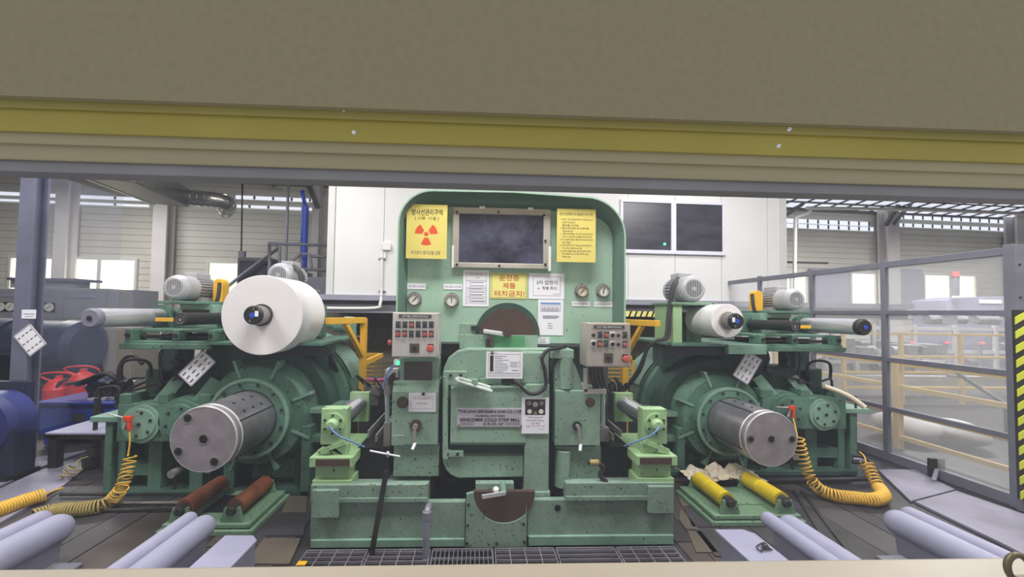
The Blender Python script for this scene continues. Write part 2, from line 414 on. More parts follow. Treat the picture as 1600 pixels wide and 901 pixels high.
# ================================================================== THE SETTING
# ---- hall floor with its steel plates
fl = struct(MB().box(-18, 29, 0.98, 17, -0.10, -0.012).build('floor', 'floor_dark', base=(0, 6, -0.1)))
def plate(px, z=0.0, m='floor_plate', th=0.011, name='floor_plate'):
    """steel plate on the floor; corners picked on the floor plane"""
    pts = []
    for x, y in px:
        ray = P(x, y, 1.0)-CAM
        t = (z-CAM.z)/ray.z; q = CAM+ray*t; pts.append((q.x, q.y))
    mb = MB(); n = len(pts)
    ar = sum(pts[i][0]*pts[(i+1) % n][1]-pts[(i+1) % n][0]*pts[i][1] for i in range(n))
    if ar < 0: pts = pts[::-1]
    k = len(mb.v); mb.v += [Vector((a, b, z-th)) for a, b in pts]+[Vector((a, b, z)) for a, b in pts]
    mb.f.append(tuple(range(n, 2*n))); mb.s.append(False)
    for i in range(n):
        j = (i+1) % n; mb.f.append((i, j, n+j, n+i)); mb.s.append(False)
    return mb.build(name, m, fl)
# steel planks running towards the viewer on both sides of the bed
rnd_p = random.Random(3)
for xs0, xs1 in ((-4.3, -1.32), (1.52, 3.55)):
    x = xs0
    while x < xs1:
        w_ = rnd_p.choice((0.16, 0.24, 0.30)); y = 0.99+rnd_p.uniform(0, 0.5); first = True
        y = 0.99
        while y < 3.9:
            l_ = rnd_p.uniform(0.9, 1.9); y2 = min(y+l_, 3.95)
            MB().box(x+0.004, min(x+w_, xs1)-0.004, y+0.004, y2-0.004, -0.012, rnd_p.uniform(-0.004, 0.0)).build('floor_plank', rnd_p.choice(('floor_plate_dark', 'floor_dark', 'floor_plate_dark', 'floor_plank_warm')), fl)
            y = y2
        x += w_
# right-hand walkway plates
plate([(1372, 733), (1423, 782), (1492, 764), (1429, 733)], z=0.012, th=0.02)
plate([(1430, 783), (1494, 766), (1680, 830), (1680, 905), (1560, 845)], z=0.012, th=0.02)
# left-hand walkway plates
plate([(-20, 772), (-20, 828), (100, 757), (160, 708), (140, 706), (60, 735)], z=0.012, th=0.02)
plate([(-20, 768), (-20, 735), (60, 713), (138, 703), (60, 730)], z=0.012, th=0.02)
plate([(80, 722), (170, 700), (160, 690), (110, 690)], m='floor_plate_dark')
# plates beside the machine bed
for q, m in (([(1066, 790), (1058, 770), (1078, 770), (1092, 790)], 'floor_tan'), ([(1068, 793), (1094, 793), (1120, 822), (1082, 822)], 'floor_plate_dark'),
             ([(1062, 812), (1062, 796), (1066, 796), (1092, 826), (1072, 826)], 'floor_tan'), ([(1085, 826), (1122, 826), (1160, 868), (1118, 868)], 'floor_plate_dark'),
             ([(1074, 829), (1095, 829), (1122, 862), (1088, 862)], 'floor_tan'), ([(452, 772), (480, 772), (478, 800), (440, 800)], 'floor_tan'),
             ([(438, 803), (478, 803), (474, 836), (414, 836)], 'floor_plate_dark'), ([(412, 840), (470, 840), (452, 880), (384, 880)], 'floor_tan')):
    plate(q, z=0.006, th=0.014, m=m)
for a, b in (((1240, 765), (1330, 905)), ((1252, 765), (1362, 905)), ((1110, 800), (1190, 905)), ((300, 790), (190, 905)), ((330, 770), (200, 870))):
    plate([(a[0]-2, a[1]), (a[0]+2, a[1]), (b[0]+4, b[1]), (b[0]-4, b[1])], z=0.012, th=0.02, m='dark_metal', name='floor_rail')
# grating in front of the bed
gx0, gx1 = P(470, 850, 2.7).x, P(1066, 850, 2.7).x
pit = MB().box(gx0, gx1, 2.25, 2.84, -0.02, -0.008).build('drain_pit', 'black_and_shade', fl)
ng = 6
for i in range(ng):
    a = gx0+(gx1-gx0)*i/ng; b = gx0+(gx1-gx0)*(i+1)/ng-0.012
    g = MB(); y0, y1 = 2.27, 2.80; z0, z1 = -0.006, 0.014
    fine = i == 2
    g.box(a, b, y0, y0+0.008, z0, z1).box(a, b, y1-0.008, y1, z0, z1).box(a, a+0.006, y0, y1, z0, z1).box(b-0.006, b, y0, y1, z0, z1)
    if fine:
        x = a+0.03
        while x < b: g.box(x-0.002, x+0.002, y0, y1, z0, z1); x += 0.03
        for k in (0.2, 0.4, 0.6, 0.8): g.box(a, b, y0+(y1-y0)*k-0.003, y0+(y1-y0)*k+0.003, z0+0.004, z1+0.001)
    else:
        y = y0+0.05
        while y < y1: g.box(a, b, y-0.0025, y+0.0025, z0, z1); y += 0.05
        nx = (1 if i == 4 else 4)
        for k in range(1, nx): x = a+(b-a)*k/nx; g.box(x-0.003, x+0.003, y0, y1, z0+0.004, z1+0.001)
    g.build('floor_grating', 'grate_steel', fl)

# ---- control room front wall with the window we look through
WY = 0.80                                     # plane of the pane
def head(y0, y1, Y, depth, name, m, bev=0.002):
    z0, z1 = P(769, y1, Y).z, P(769, y0, Y).z
    return struct(MB().box(-6, 6, Y, Y+depth, z0, z1).build(name, m, base=(0, Y, z0), bev=bev))
fw_z = P(769, 176, 0.70).z
fw = struct(MB().box(-17, 28, 0.70, 0.712, fw_z, 7.2).build('wall_front', 'head_board', base=(0, 0.70, fw_z)))
MB().box(-17, 28, 0.72, 0.80, 0.0, P(769, 905, 0.80).z-0.03).build('lower_wall', 'sill_beige', fw)
t1 = head(174, 193, 0.714, 0.006, 'trim_1', 'head_olive_dark')
t2 = head(190, 228, 0.722, 0.006, 'trim_2', 'head_olive')
t3 = head(226, 246, 0.730, 0.006, 'trim_3', 'head_beige')
t4 = head(244, 270, 0.738, 0.008, 'trim_4', 'head_beige', 0.004)
t5 = head(266, 288, 0.748, 0.04, 'trim_5', 'frame_alu')
for x, y, t, Y in ((537, 171, t1, 0.714), (553, 207, t2, 0.722), (1233, 202, t1, 0.714), (1216, 228, t2, 0.722)):
    p = P(x, y, Y); MB().cyl(p, p+Vector((0, -0.003, 0)), 0.0045, 0.003, 12).build('screw', 'steel_bright', t)
sz = P(769, 877, 0.93).z
sill = struct(MB().box(-6, 6, 0.56, 0.93, sz-0.05, sz).build('window_sill', 'sill_beige', base=(0, 0.7, sz-0.05), bev=0.012))
sill.name = 'trim_6'
wn = struct(MB().box(-6, 6, WY, WY+0.004, sz, P(769, 275, WY).z+0.01).build('window_1', 'window_glass', base=(0, WY, sz)))
# brass ring pull of the window catch
pr = P(1592, 872, 0.84)
rp = thing('ring_pull', 'dark brass ring pull standing on the beige sill, far right', 'handle', (pr.x, pr.y, sz))
pts = [(pr.x+0.028*math.cos(a), pr.y+0.004*math.sin(a), sz+0.028+0.028*math.sin(a)) for a in [2*PI*i/24 for i in range(25)]]
MB().tube(pts, 0.0065, 10).build('ring', 'brass_dark', rp)
MB().box(pr.x-0.002, pr.x+0.03, pr.y-0.012, pr.y+0.012, sz, sz+0.008).build('base_lug', 'brass_dark', rp, 0.002)

# ---- back wall (the hall stands a few degrees askew to the mill)
FR = math.radians(4.0); BY = 12.6
wz1 = 5.55
wb = struct(MB().box(-17, 28, BY, BY+0.2, 0, wz1).build('wall_back', 'siding', base=(0, BY, 0)))
z = 0.9
while z < wz1-0.1:
    MB().box(-17, 28, BY-0.025, BY+0.01, z, z+0.185).build('siding_board', 'siding', wb)
    z += 0.197
struct(MB().box(-17.2, -17.0, 0.7, BY+0.2, 0, 7.2).build('wall_left', 'siding', base=(-17, 6, 0)))
struct(MB().box(27.6, 27.8, -1.0, BY+0.2, 0, 7.2).build('wall_right', 'siding', base=(27.6, 6, 0)))
# clerestory light strips high on the wall
cl = MB
def strips(x0, x1, y0, y1, step):
    a, b, c, d = rect(x0, y0, x1, y1, BY-0.06); o = MB().box(a, b, BY-0.06, BY-0.03, c, d).build('light_strip', 'skylight', wb)
    x = a+step
    while x < b:
        MB().box(x-0.03, x+0.03, BY-0.075, BY-0.05, c, d).build('strip_bar', 'roof_steel', wb); x += step
strips(-60, 232, 303, 307.5, 2.0); strips(-60, 232, 314, 317, 2.0)
strips(368, 500, 308, 313, 0.55); strips(300, 500, 321, 325, 0.55)
strips(1229, 1358, 344, 350, 0.42); strips(1229, 1365, 352, 358, 0.42)
strips(1396, 1700, 341, 348, 0.42); strips(1396, 1700, 355, 360, 0.42)
# columns along the wall
def column(x0, x1, label_m='column_white', y0=280, Y=BY-0.5, side=None):
    a, b, c, d = rect(x0, y0, x1, 470, Y)
    o = MB().box(a, b, Y, Y+0.06, 0, d).box((a+b)/2-0.02, (a+b)/2+0.02, Y+0.06, Y+0.3, 0, d).box(a, b, Y+0.3, Y+0.36, 0, d).build('wall_column', label_m, wb)
    return o
for x0, x1, m in ((83, 103, 'column_white'), (237, 259, 'column_white'), (486, 497, 'column_white'), (1388, 1406, 'column_white'), (1590, 1620, 'column_white')):
    column(x0, x1, m)
# windows
nwin = [0]
def window(x0, y0, x1, y1, panes=2, m='daylight_pane', Y=BY-0.06, shut=None):
    nwin[0] += 1
    a, b, c, d = rect(x0, y0, x1, y1, Y); w = 0.07
    fr = MB().box(a-w, b+w, Y-0.05, Y+0.02, d, d+w).box(a-w, b+w, Y-0.05, Y+0.02, c-w, c).box(a-w, a, Y-0.05, Y+0.02, c, d).box(b, b+w, Y-0.05, Y+0.02, c, d)
    o = struct(fr.build('window_%d' % (nwin[0]+1), 'booth_trim', base=(a, Y, c)))
    for i in range(panes):
        p0 = a+(b-a)*i/panes; p1 = a+(b-a)*(i+1)/panes
        MB().box(p0+0.02, p1-0.02, Y-0.01, Y, c, d).build('pane', m, o)
        if i: MB().box(p0-0.05, p0+0.05, Y-0.04, Y+0.01, c, d).build('mullion', 'booth_trim', o)
    return o
window(18, 404, 82, 462, 2); window(99, 406, 211, 462, 2)
window(326, 411, 372, 470, 1, 'daylight_pane_dim'); window(1210, 428, 1258, 478, 2)
w = window(1330, 428, 1366, 476, 1); MB().pbox(1265, 420, 1327, 478, BY-0.12, 0.03).build('sliding_shutter', 'lilac_grey', w)
w = window(1444, 431, 1522, 476, 2); MB().pbox(1398, 420, 1442, 478, BY-0.12, 0.03).build('sliding_shutter', 'lilac_grey', w)
# roof
ry = 0.6
def rz(y): return 5.62+0.12*(BY-y)
ce = struct(MB().quad([(-17, ry, rz(ry)), (-17, BY, rz(BY)), (28, BY, rz(BY)), (28, ry, rz(ry))]).build('ceiling', 'roof_dark', base=(0, 6, 6)))
def roof_light(x0, x1, y, h): MB().quad([(x0, y, rz(y)-0.01), (x0, y+h, rz(y+h)-0.01), (x1, y+h, rz(y+h)-0.01), (x1, y, rz(y)-0.01)]).build('roof_light', 'skylight', ce)
roof_light(-17, 3, 12.0, 0.16); roof_light(-17, 3, 11.2, 0.14)
for y in (12.08, 11.6, 11.1): roof_light(3.2, 28, y, 0.40)
x = -15.0
while x < 27:
    MB().bar((x, 10.2, rz(10.2)-0.03), (x, BY, rz(BY)-0.03), 0.05, 0.04).build('rafter', 'roof_dark', ce); x += 0.62
for y in (12.54, 11.92): MB().bar((-17, y, rz(y)-0.05), (28, y, rz(y)-0.05), 0.06, 0.05).build('purlin', 'roof_steel', ce)
for p0, p1 in (((236, 262), (292, 305)), ((395, 268), (430, 290)), ((475, 272), (497, 325)), ((1255, 318), (1215, 345)), ((1404, 320), (1384, 352)), ((1440, 300), (1396, 350))):
    a, b = P(*p0, BY-1.0), P(*p1, BY-0.5); MB().bar(a, b, 0.10, 0.10).build('roof_brace', 'roof_steel', ce)
# ventilation duct under the roof
FR = 0.0
du = thing('ventilation_duct', 'long grey ventilation duct with silver flexible elbow under the roof', 'duct', (P(250, 300, 8).x, 8, 3.9))
a, b = P(170, 258, 6.0), P(268, 306, 8.6)
MB().bar(a, b, 0.62, 0.42).build('duct_run', 'duct', du, 0.02)
MB().bar(a+Vector((-0.36, 0, -0.18)), b+Vector((-0.36, 0, -0.18)), 0.05, 0.06).build('duct_flange', 'white_plastic', du)
pts = spline([b+Vector((-0.1, -0.1, 0)), P(300, 309, 8.6), P(335, 312, 8.6), P(355, 318, 8.8), P(352, 330, 9.2)], 10)
mb = MB().tube(pts, 0.16, 16); mb.build('flexible_elbow', 'duct_foil', du)
for i in range(2, len(pts)-4, 3):
    d = (pts[i+1]-pts[i]).normalized(); MB().ring(pts[i]-d*0.012, pts[i]+d*0.012, 0.172, 0.15, 16).build('duct_rib', 'duct_foil', du)

# ---- white booth on the mezzanine behind the mill
FR = math.radians(1.6); OY = 7.2
bo = thing('control_booth', 'white panelled booth with a dark sliding window above the mill', 'booth', (P(870, 460, OY).x, OY, P(870, 465, OY).z))
x0, x1 = P(513, 370, OY).x, P(1226, 370, OY).x
zb, zt = P(870, 466, OY).z, P(870, 284, OY).z
MB().box(x0+0.02, x1-0.02, OY+0.02, OY+2.5, zb, zt).build('core', 'booth_white', bo)
cuts = [x0+0.12]+[P(x, 370, OY).x for x in (600, 688, 762, 852, 981, 1054, 1126, 1198)]+[x1-0.12]
wx0, wx1, wz0, wzt = rect(972, 319, 1126, 392, OY)
for a, b in zip(cuts[:-1], cuts[1:]):
    MB().box(a+0.004, b-0.004, OY-0.02, OY+0.02, zb, zt).build('wall_panel', 'booth_white', bo)
for a, b in ((x0, x0+0.12), (x1-0.12, x1)): MB().box(a, b, OY-0.05, OY+2.5, zb, zt).build('corner_trim', 'booth_trim', bo)
MB().box(x0, x1, OY-0.07, OY+2.5, zt, zt+0.05).build('top_trim', 'booth_trim', bo)
wf = MB(); t = 0.055
wf.box(wx0-t, wx1+t, OY-0.06, OY-0.02, wzt, wzt+t).box(wx0-t, wx1+t, OY-0.08, OY-0.02, wz0-t*1.3, wz0).box(wx0-t, wx0, OY-0.06, OY-0.02, wz0, wzt).box(wx1, wx1+t, OY-0.06, OY-0.02, wz0, wzt)
xm = P(1050, 350, OY).x; wf.box(xm-0.05, xm+0.05, OY-0.07, OY-0.02, wz0, wzt)
bw = wf.build('window_frame', 'booth_window_frame', bo, 0.006)
MB().box(wx0, xm-0.05, OY-0.04, OY-0.03, wz0, wzt).build('pane', 'dark_glass', bw)
MB().box(xm+0.05, wx1, OY-0.045, OY-0.035, wz0, wzt).build('pane', 'dark_glass', bw)
p = P(1039, 381, OY-0.06); MB().cyl(p, p+Vector((0, 0.02, 0)), 0.025, n=10).build('indicator_lamp', 'green_led', bw)
# floor beam of the mezzanine and the block wall under it
mz = thing('mezzanine_beam', 'grey steel floor beam carrying the white booth', 'beam', (P(870, 480, OY).x, OY, P(870, 488, OY).z))
bx0, bx1 = P(488, 470, OY).x, P(1420, 490, OY).x
za, zc, zd = zb, P(870, 474, OY).z, P(870, 490, OY).z
MB().box(bx0, bx1, OY-0.10, OY+2.6, zc, za).build('top_flange', 'beam_grey', mz)
MB().box(bx0, bx1, OY+0.02, OY+0.12, zd, zc).build('web', 'beam_dark', mz)
MB().box(bx0, bx1, OY-0.08, OY+0.2, zd-0.03, zd).build('bottom_flange', 'beam_grey', mz)
bl = struct(MB().box(P(440, 540, 8.4).x, P(1160, 540, 8.4).x, 8.4, 8.6, 0, zd).build('wall_under_booth', 'block_wall', base=(0, 8.4, 0)))
k = 0; zz = 0.2
while zz < zd-0.1:
    xx = P(440, 540, 8.4).x+(0.4 if k % 2 else 0)
    while xx < P(1160, 540, 8.4).x-0.7:
        if zz > 0.5: MB().box(xx+0.006, xx+0.77, 8.385, 8.41, zz+0.006, zz+0.36).build('wall_block', 'block_wall', bl)
        xx += 0.78
    zz += 0.37; k += 1
# detector box and conduit on the booth
de = thing('alarm_box', 'small white alarm box with conduit on the booth wall', 'alarm box', (P(604, 391, OY).x, OY-0.03, P(604, 391, OY).z))
a, b, c, d = rect(598, 379, 611, 391, OY-0.03)
MB().prism(rrect(a, b, c, d, 0.03), OY-0.08, OY-0.02).build('housing', 'white_plastic', de, 0.006)
MB().tube(spline([P(597, 402, OY-0.05), P(596, 440, OY-0.05), P(596, 455, OY-0.05), P(594, 474, OY-0.12), P(584, 481, OY-0.12), P(500, 481, OY-0.12)], 6), 0.028, 10).build('conduit', 'white_plastic', de)
MB().tube([P(604, 391, OY-0.05), P(603, 402, OY-0.05), P(597, 403, OY-0.05)], 0.012, 6).build('cable', 'white_plastic', de)
for y in (404, 455): p = P(597, y, OY-0.05); MB().box(p.x-0.06, p.x+0.06, p.y-0.02, p.y+0.03, p.z-0.012, p.z+0.012).build('clip', 'grey_metal', de)
FR = 0.0

# ================================================================== THE MILL
BYF = 2.86
def bolt(px, py, Y, r, parent, m='dark_metal', name='bolt'):
    p = P(px, py, Y); return MB().cyl(p+Vector((0, 0.004, 0)), p-Vector((0, 0.010, 0)), r, r*0.85, 8).build(name, m, parent)
bed = thing('machine_bed', 'long green machine bed with brown half disc at its middle, under the mill', 'machine bed', (P(769, 845, BYF).x, BYF, 0))
def pxb(mb, x0, y0, x1, y1, Y, depth, z0=None, z1=None):
    a, b, c, d = rect(x0, y0, x1, y1, Y); return mb.box(a, b, Y, Y+depth, c if z0 is None else z0, d if z1 is None else z1)
pxb(MB(), 487, 760, 668, 845, BYF+0.03, 0.85, z0=0).build('bed_body', 'base_green', bed, 0.006)
pxb(MB(), 883, 757, 1051, 841, BYF+0.03, 0.85, z0=0).build('bed_body', 'base_green', bed, 0.006)
pxb(MB(), 660, 790, 890, 845, BYF+0.62, 0.1, z0=0, z1=0.5).build('pit_back', 'black_and_shade', bed)  # black back puts the darkness of the void into the colour
pxb(MB(), 485, 784, 727, 844, BYF, 0.05).build('front_plate', 'base_green', bed, 0.005)
pxb(MB(), 485, 843, 726, 849, BYF-0.02, 0.06, z0=0.0).build('bottom_lip', 'reel_light', bed, 0.004)  # lighter green puts the edge highlight into the colour
pxb(MB(), 485, 757, 668, 784, BYF-0.025, 0.06).build('top_strip', 'base_green', bed, 0.005)
a, b, c, d = rect(640, 757, 672, 784, BYF-0.03)
pxb(MB(), 485, 778, 668, 785, BYF-0.032, 0.03).build('strip_lip', 'base_green', bed, 0.003)
pxb(MB(), 487, 766, 528, 809, BYF-0.05, 0.05).build('cover_plate', 'base_green', bed, 0.004)
pxb(MB(), 824, 780, 1052, 838, BYF, 0.05).build('front_plate', 'base_green', bed, 0.005)
pxb(MB(), 826, 837, 1053, 844, BYF-0.02, 0.06, z0=0.0).build('bottom_lip', 'reel_light', bed, 0.004)  # highlight along the lip painted as a lighter green
pxb(MB(), 884, 754, 1053, 781, BYF-0.025, 0.06).build('top_strip', 'base_green', bed, 0.005)
pxb(MB(), 884, 775, 1013, 782, BYF-0.032, 0.03).build('strip_lip', 'base_green', bed, 0.003)
pxb(MB(), 1014, 760, 1053, 802, BYF-0.05, 0.05).build('cover_plate', 'base_green', bed, 0.004)
p = P(871, 793, BYF); MB().cyl(p-Vector((0, 0.003, 0)), p+Vector((0, 0.02, 0)), 0.023, n=16).build('drain_hole', 'black_and_shade', bed)
# middle cover with the half-round cut-out and the brown disc behind it
CYF = BYF-0.03
pc = P(788, 769, CYF); R = 0.222
a, b, c, d = rect(728, 772, 823, 851, CYF)
c = 0.0
poly = [(a, c), (b, c), (b, P(788, 790, CYF).z)]
cut = [q for q in arc(pc.x, pc.z, R, 0, -180, 28) if a < q[0] < b]
zr = P(788, 790, CYF).z
cut = [q for q in cut if not (q[0] > pc.x and q[1] > zr)]
poly += cut+[(a+0.002, P(742, 772, CYF).z), (a, P(742, 772, CYF).z)]
mc = MB().prism(poly, CYF, CYF+0.03).build('middle_cover', 'base_green', bed)
for x, y in ((732, 788), (731, 820), (730, 848), (776, 848), (818, 818), (819, 846)): bolt(x, y, CYF, 0.011, mc)
hd = arc(pc.x, pc.z, R+0.004, 0, -180, 28)
MB().prism(hd, CYF+0.012, CYF+0.05).build('half_disc', 'brown_disc', bed)
pxb(MB(), 743, 755, 803, 775, CYF+0.05, 0.06).build('valve_block', 'base_green', bed, 0.003)
lv = MB().bar(P(753, 776, CYF-0.03), P(790, 770, CYF-0.03), 0.012, 0.03).build('valve_lever', 'steel_bright', bed, 0.003)
MB().cyl(P(787, 771, CYF-0.02), P(785, 752, CYF+0.02), 0.022, n=12).build('lever_post', 'reel_light', bed)
MB().sphere(P(775, 765, CYF), 0.024).build('valve_knob', 'white_plastic', bed)
# stand pipe and black strap in front of the bed
pp = thing('drain_pipe', 'bent grey drain pipe rising from the grating against the bed', 'pipe', (P(666, 868, 2.72).x, 2.72, 0))
p0 = P(666, 872, 2.72); p0.z = -0.005
MB().tube(spline([p0, P(666, 840, 2.72), P(667, 806, 2.73), P(669, 794, 2.76), P(671, 789, 2.84)], 7), 0.024, 14).build('pipe', 'pipe_grey', pp)
pe = P(667, 810, 2.73); MB().cyl(pe, pe+Vector((0, 0, 0.05)), 0.031, n=14).build('collar', 'pipe_grey', pp)
p0 = P(581, 853, 2.75); p0.z = 0.0
MB().bar(p0+Vector((0, 0, 0.01)), P(604, 735, 2.80), 0.036, 0.012, (0, 1, 0)).build('black_strap', 'rubber')
tag(bpy.data.objects['black_strap'], 'black rubber strap leaning against the left half of the bed', 'strap')

mill = thing('rolling_mill', 'tall green cold rolling mill stand with rounded hood, gauges and door', 'rolling mill', (P(790, 750, 3.1).x, 3.3, 0.40))
HF, HP = 3.00, 3.13                          # front rim of the hood and its recessed panel
# hood shell: an arch of bent plate, deep rim round the panel
xl, xr = P(620, 420, HF).x, P(978, 420, HF).x
ztop = P(780, 299, HF).z; zbot = P(790, 537, HF).z
def hood_line(o):
    Rl, Rr = 0.27, 0.32
    l = [(xl+o, zbot)]
    l += [(xl+o+(Rl-o)*(1-math.cos(t)), ztop-Rl+(Rl-o)*math.sin(t)) for t in [PI/2*i/10 for i in range(11)]]
    mid = (xl+xr)/2
    l += [(mid, ztop+0.006-o)]
    l += [(xr-Rr+(Rr-o)*math.sin(t), ztop-0.02-Rr+(Rr-o)*math.cos(t)) for t in [PI/2*i/10 for i in range(11)]]
    l += [(xr-o, zbot)]
    return l
MB().prism(hood_line(0.0)+hood_line(0.012)[::-1], HF, HP+0.6).build('hood_shell', 'mill_panel', mill)
MB().prism(hood_line(0.010), HP, HP+0.02).build('front_panel', 'mill_panel', mill)
# dished border: slope and darker green added to get a dark band round the panel
oa, ob = hood_line(0.011), hood_line(0.011)
cxm = (xl+xr)/2; czm = ztop-0.45
rim = MB()
inn = []
for x, z in ob:
    f = 0.052 if z < ztop-0.36 else 0.052+0.055*min(1, (z-(ztop-0.36))/0.30)
    dx = -0.052 if x > cxm else 0.052
    top_f = max(0.0, min(1.0, (z-(ztop-0.34))/0.30))
    inn.append((x+dx*(1-0.25*top_f)*(0 if abs(x-cxm) < 0.01 else 1), z-0.088*top_f))
for i in range(len(oa)-1):
    rim.quad([(oa[i][0], HF+0.004, oa[i][1]), (oa[i+1][0], HF+0.004, oa[i+1][1]), (inn[i+1][0], HP-0.002, inn[i+1][1]), (inn[i][0], HP-0.002, inn[i][1])], True)
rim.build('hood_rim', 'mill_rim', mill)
# stiffening flange along the foot of the hood panel
# inspection window
a, b, c, d = rect(707, 325, 860, 419, HP-0.03)
t = 0.052
iw = MB().box(a, b, HP-0.035, HP, d-t, d).box(a, b, HP-0.035, HP, c, c+t*0.8).box(a, a+t, HP-0.035, HP, c+t*0.8, d-t).box(b-t*1.1, b, HP-0.035, HP, c+t*0.8, d-t).build('inspection_window', 'window_bezel', mill, 0.004)
MB().box(a+t, b-t*1.1, HP-0.018, HP, c+t*0.8, d-t).build('pane', 'smeared_glass', iw)
for x, y in ((714, 331), (779, 331), (850, 336), (852, 376), (852, 413), (714, 413), (780, 415)): bolt(x, y, HP-0.035, 0.011, iw)
for x0, y0, x1, y1 in ((749, 322, 758, 326), (825, 324, 833, 328), (706, 383, 709, 418), (857, 385, 861, 423)):
    pxb(MB(), x0, y0, x1, y1, HP-0.04, 0.03).build('window_clip', 'white_plastic', mill)
# pressure gauges
def gauge(px, py, r, ang, tone='dial'):
    p = P(px, py, HP); q = p-Vector((0, 0.035, 0))
    g = MB().lathe(p, q, [(0, r*1.16), (0.012, r*1.16), (0.012, r*0.98), (0.034, r*0.98), (0.036, r*0.84), (0.024, r*0.84)], 28).build('pressure_gauge', 'grey_metal', mill)
    y = p.y-0.025
    MB().cyl((p.x, y, p.z), (p.x, y+0.01, p.z), r*0.85, n=28).build('dial_face', tone, g)
    a = math.radians(ang)
    MB().bar((p.x-math.cos(a)*r*0.45, y-0.003, p.z-math.sin(a)*r*0.45), (p.x+math.cos(a)*r*0.5, y-0.003, p.z+math.sin(a)*r*0.5), 0.004, 0.007, (0, 1, 0)).build('needle', 'ink', g)
    tk = MB()
    for k in range(13):
        t = math.radians(-45+k*22.5); tk.bar((p.x+math.cos(t)*r*0.62, y-0.002, p.z+math.sin(t)*r*0.62), (p.x+math.cos(t)*r*0.74, y-0.002, p.z+math.sin(t)*r*0.74), 0.002, 0.003, (0, 1, 0))
    tk.build('scale_marks', 'ink_soft', g)
    for k in range(3):
        t = math.radians(90+k*120); c = Vector((p.x+math.cos(t)*r*1.07, p.y-0.012, p.z+math.sin(t)*r*1.07)); MB().cyl(c, c-Vector((0, 0.004, 0)), 0.005, n=8).build('screw', 'dark_metal', g)
gauge(648, 467.5, 0.051, 40); gauge(706, 469, 0.053, 90); gauge(908.5, 454.5, 0.051, 45, 'paper_aged'); gauge(941.5, 454.5, 0.051, 78)
# brown bore cover: arch of the roll opening
pc = P(793, 523, HP); R = 0.262
MB().prism(arc(pc.x, pc.z, R, 0, 180, 32), HP-0.012, HP+0.03).build('bore_rim', 'reel_dark', mill)
MB().prism(arc(pc.x, pc.z-0.02, R*0.90, 6, 174, 32), HP-0.02, HP).build('bore_cover', 'brown_disc', mill)
MB().bar(P(755, 517, HP-0.05), P(795, 523, HP-0.05), 0.03, 0.035).build('lifting_lever', 'steel_bright', mill, 0.008)
p = P(792, 519, HP-0.03); MB().cyl(p, p-Vector((0, 0.04, 0)), 0.038, n=18).build('lever_hub', 'brown_disc', mill)
pxb(MB(), 766, 524, 771, 548, HP-0.06, 0.03).build('link_bar', 'brown_disc', mill)
pxb(MB(), 759, 530, 770, 549, HP-0.05, 0.02).build('link_bracket', 'dark_metal', mill)
pxb(MB(), 736, 509, 748, 516, HP-0.03, 0.02).build('hinge_pin', 'dark_metal', mill)
pxb(MB(), 718, 506, 840, 524, HP-0.008, 0.02).build('bore_sill', 'mill_green', mill, 0.003)
pxb(MB(), 718, 523, 840, 545, HP-0.03, 0.05).build('bore_step', 'mill_green', mill, 0.003)
pxb(MB(), 771, 524, 820, 545, HP-0.034, 0.02).build('painted_patch', 'bright_green', mill)
# inner body behind the door and pillars
pxb(MB(), 622, 540, 950, 750, HP+0.10, 0.9).build('stand_body', 'reel_dark', mill)
pxb(MB(), 688, 537, 718, 556, HP+0.02, 0.05).build('shadow_gap', 'black_and_shade', mill)  # black block stands in for the shade below the hood panel
# ---- door
DF = 2.96
dl = [P(x, y, DF) for x, y in ((693, 620), (693, 575), (700, 560), (714, 549), (730, 545), (858, 545), (858, 612), (693, 612))]
MB().prism([(p.x, p.z) for p in (dl[0], dl[1], dl[2], dl[3], dl[4], dl[5])]+[(dl[5].x, dl[0].z)], DF, DF+0.14).build('door_upper', 'mill_green', mill, 0.008)
pxb(MB(), 814, 549, 850, 600, DF-0.02, 0.04).build('door_boss', 'mill_green', mill, 0.015)
# name plate block: a box whose underside slopes back
a, b, c, d = rect(704, 603, 822, 696, DF-0.05)
MB().prism_x([(DF-0.05, d-0.02), (DF-0.03, d), (DF+0.1, d), (DF+0.1, c-0.04), (DF-0.02, c-0.005), (DF-0.05, c+0.02)], a, b).build('door_block', 'mill_green', mill, 0.006)
MB().bar(P(707, 604, DF-0.055), P(818, 604, DF-0.055), 0.01, 0.014).build('block_edge', 'mill_green', mill)
pxb(MB(), 820, 600, 858, 771, DF-0.045, 0.15).build('door_column', 'mill_green', mill, 0.008)
pxb(MB(), 818, 768, 860, 776, DF-0.055, 0.16).build('column_foot', 'mill_green', mill, 0.008)
pxb(MB(), 690, 694, 820, 713, DF+0.06, 0.05).build('shadow_recess', 'reel_dark', mill)  # darker green paints the shade below the door block
lo = [P(*q, DF-0.01) for q in ((692, 712), (818, 712), (818, 745), (716, 747))]
crn = [P(*q, DF-0.01) for q in ((704, 742), (697, 734), (692, 722))]
MB().prism([(p.x, p.z) for p in lo+crn], DF-0.01, DF+0.1).build('door_lower', 'mill_green', mill, 0.008)
pxb(MB(), 690, 746, 822, 752, DF+0.06, 0.1).build('door_foot', 'black_and_shade', mill)
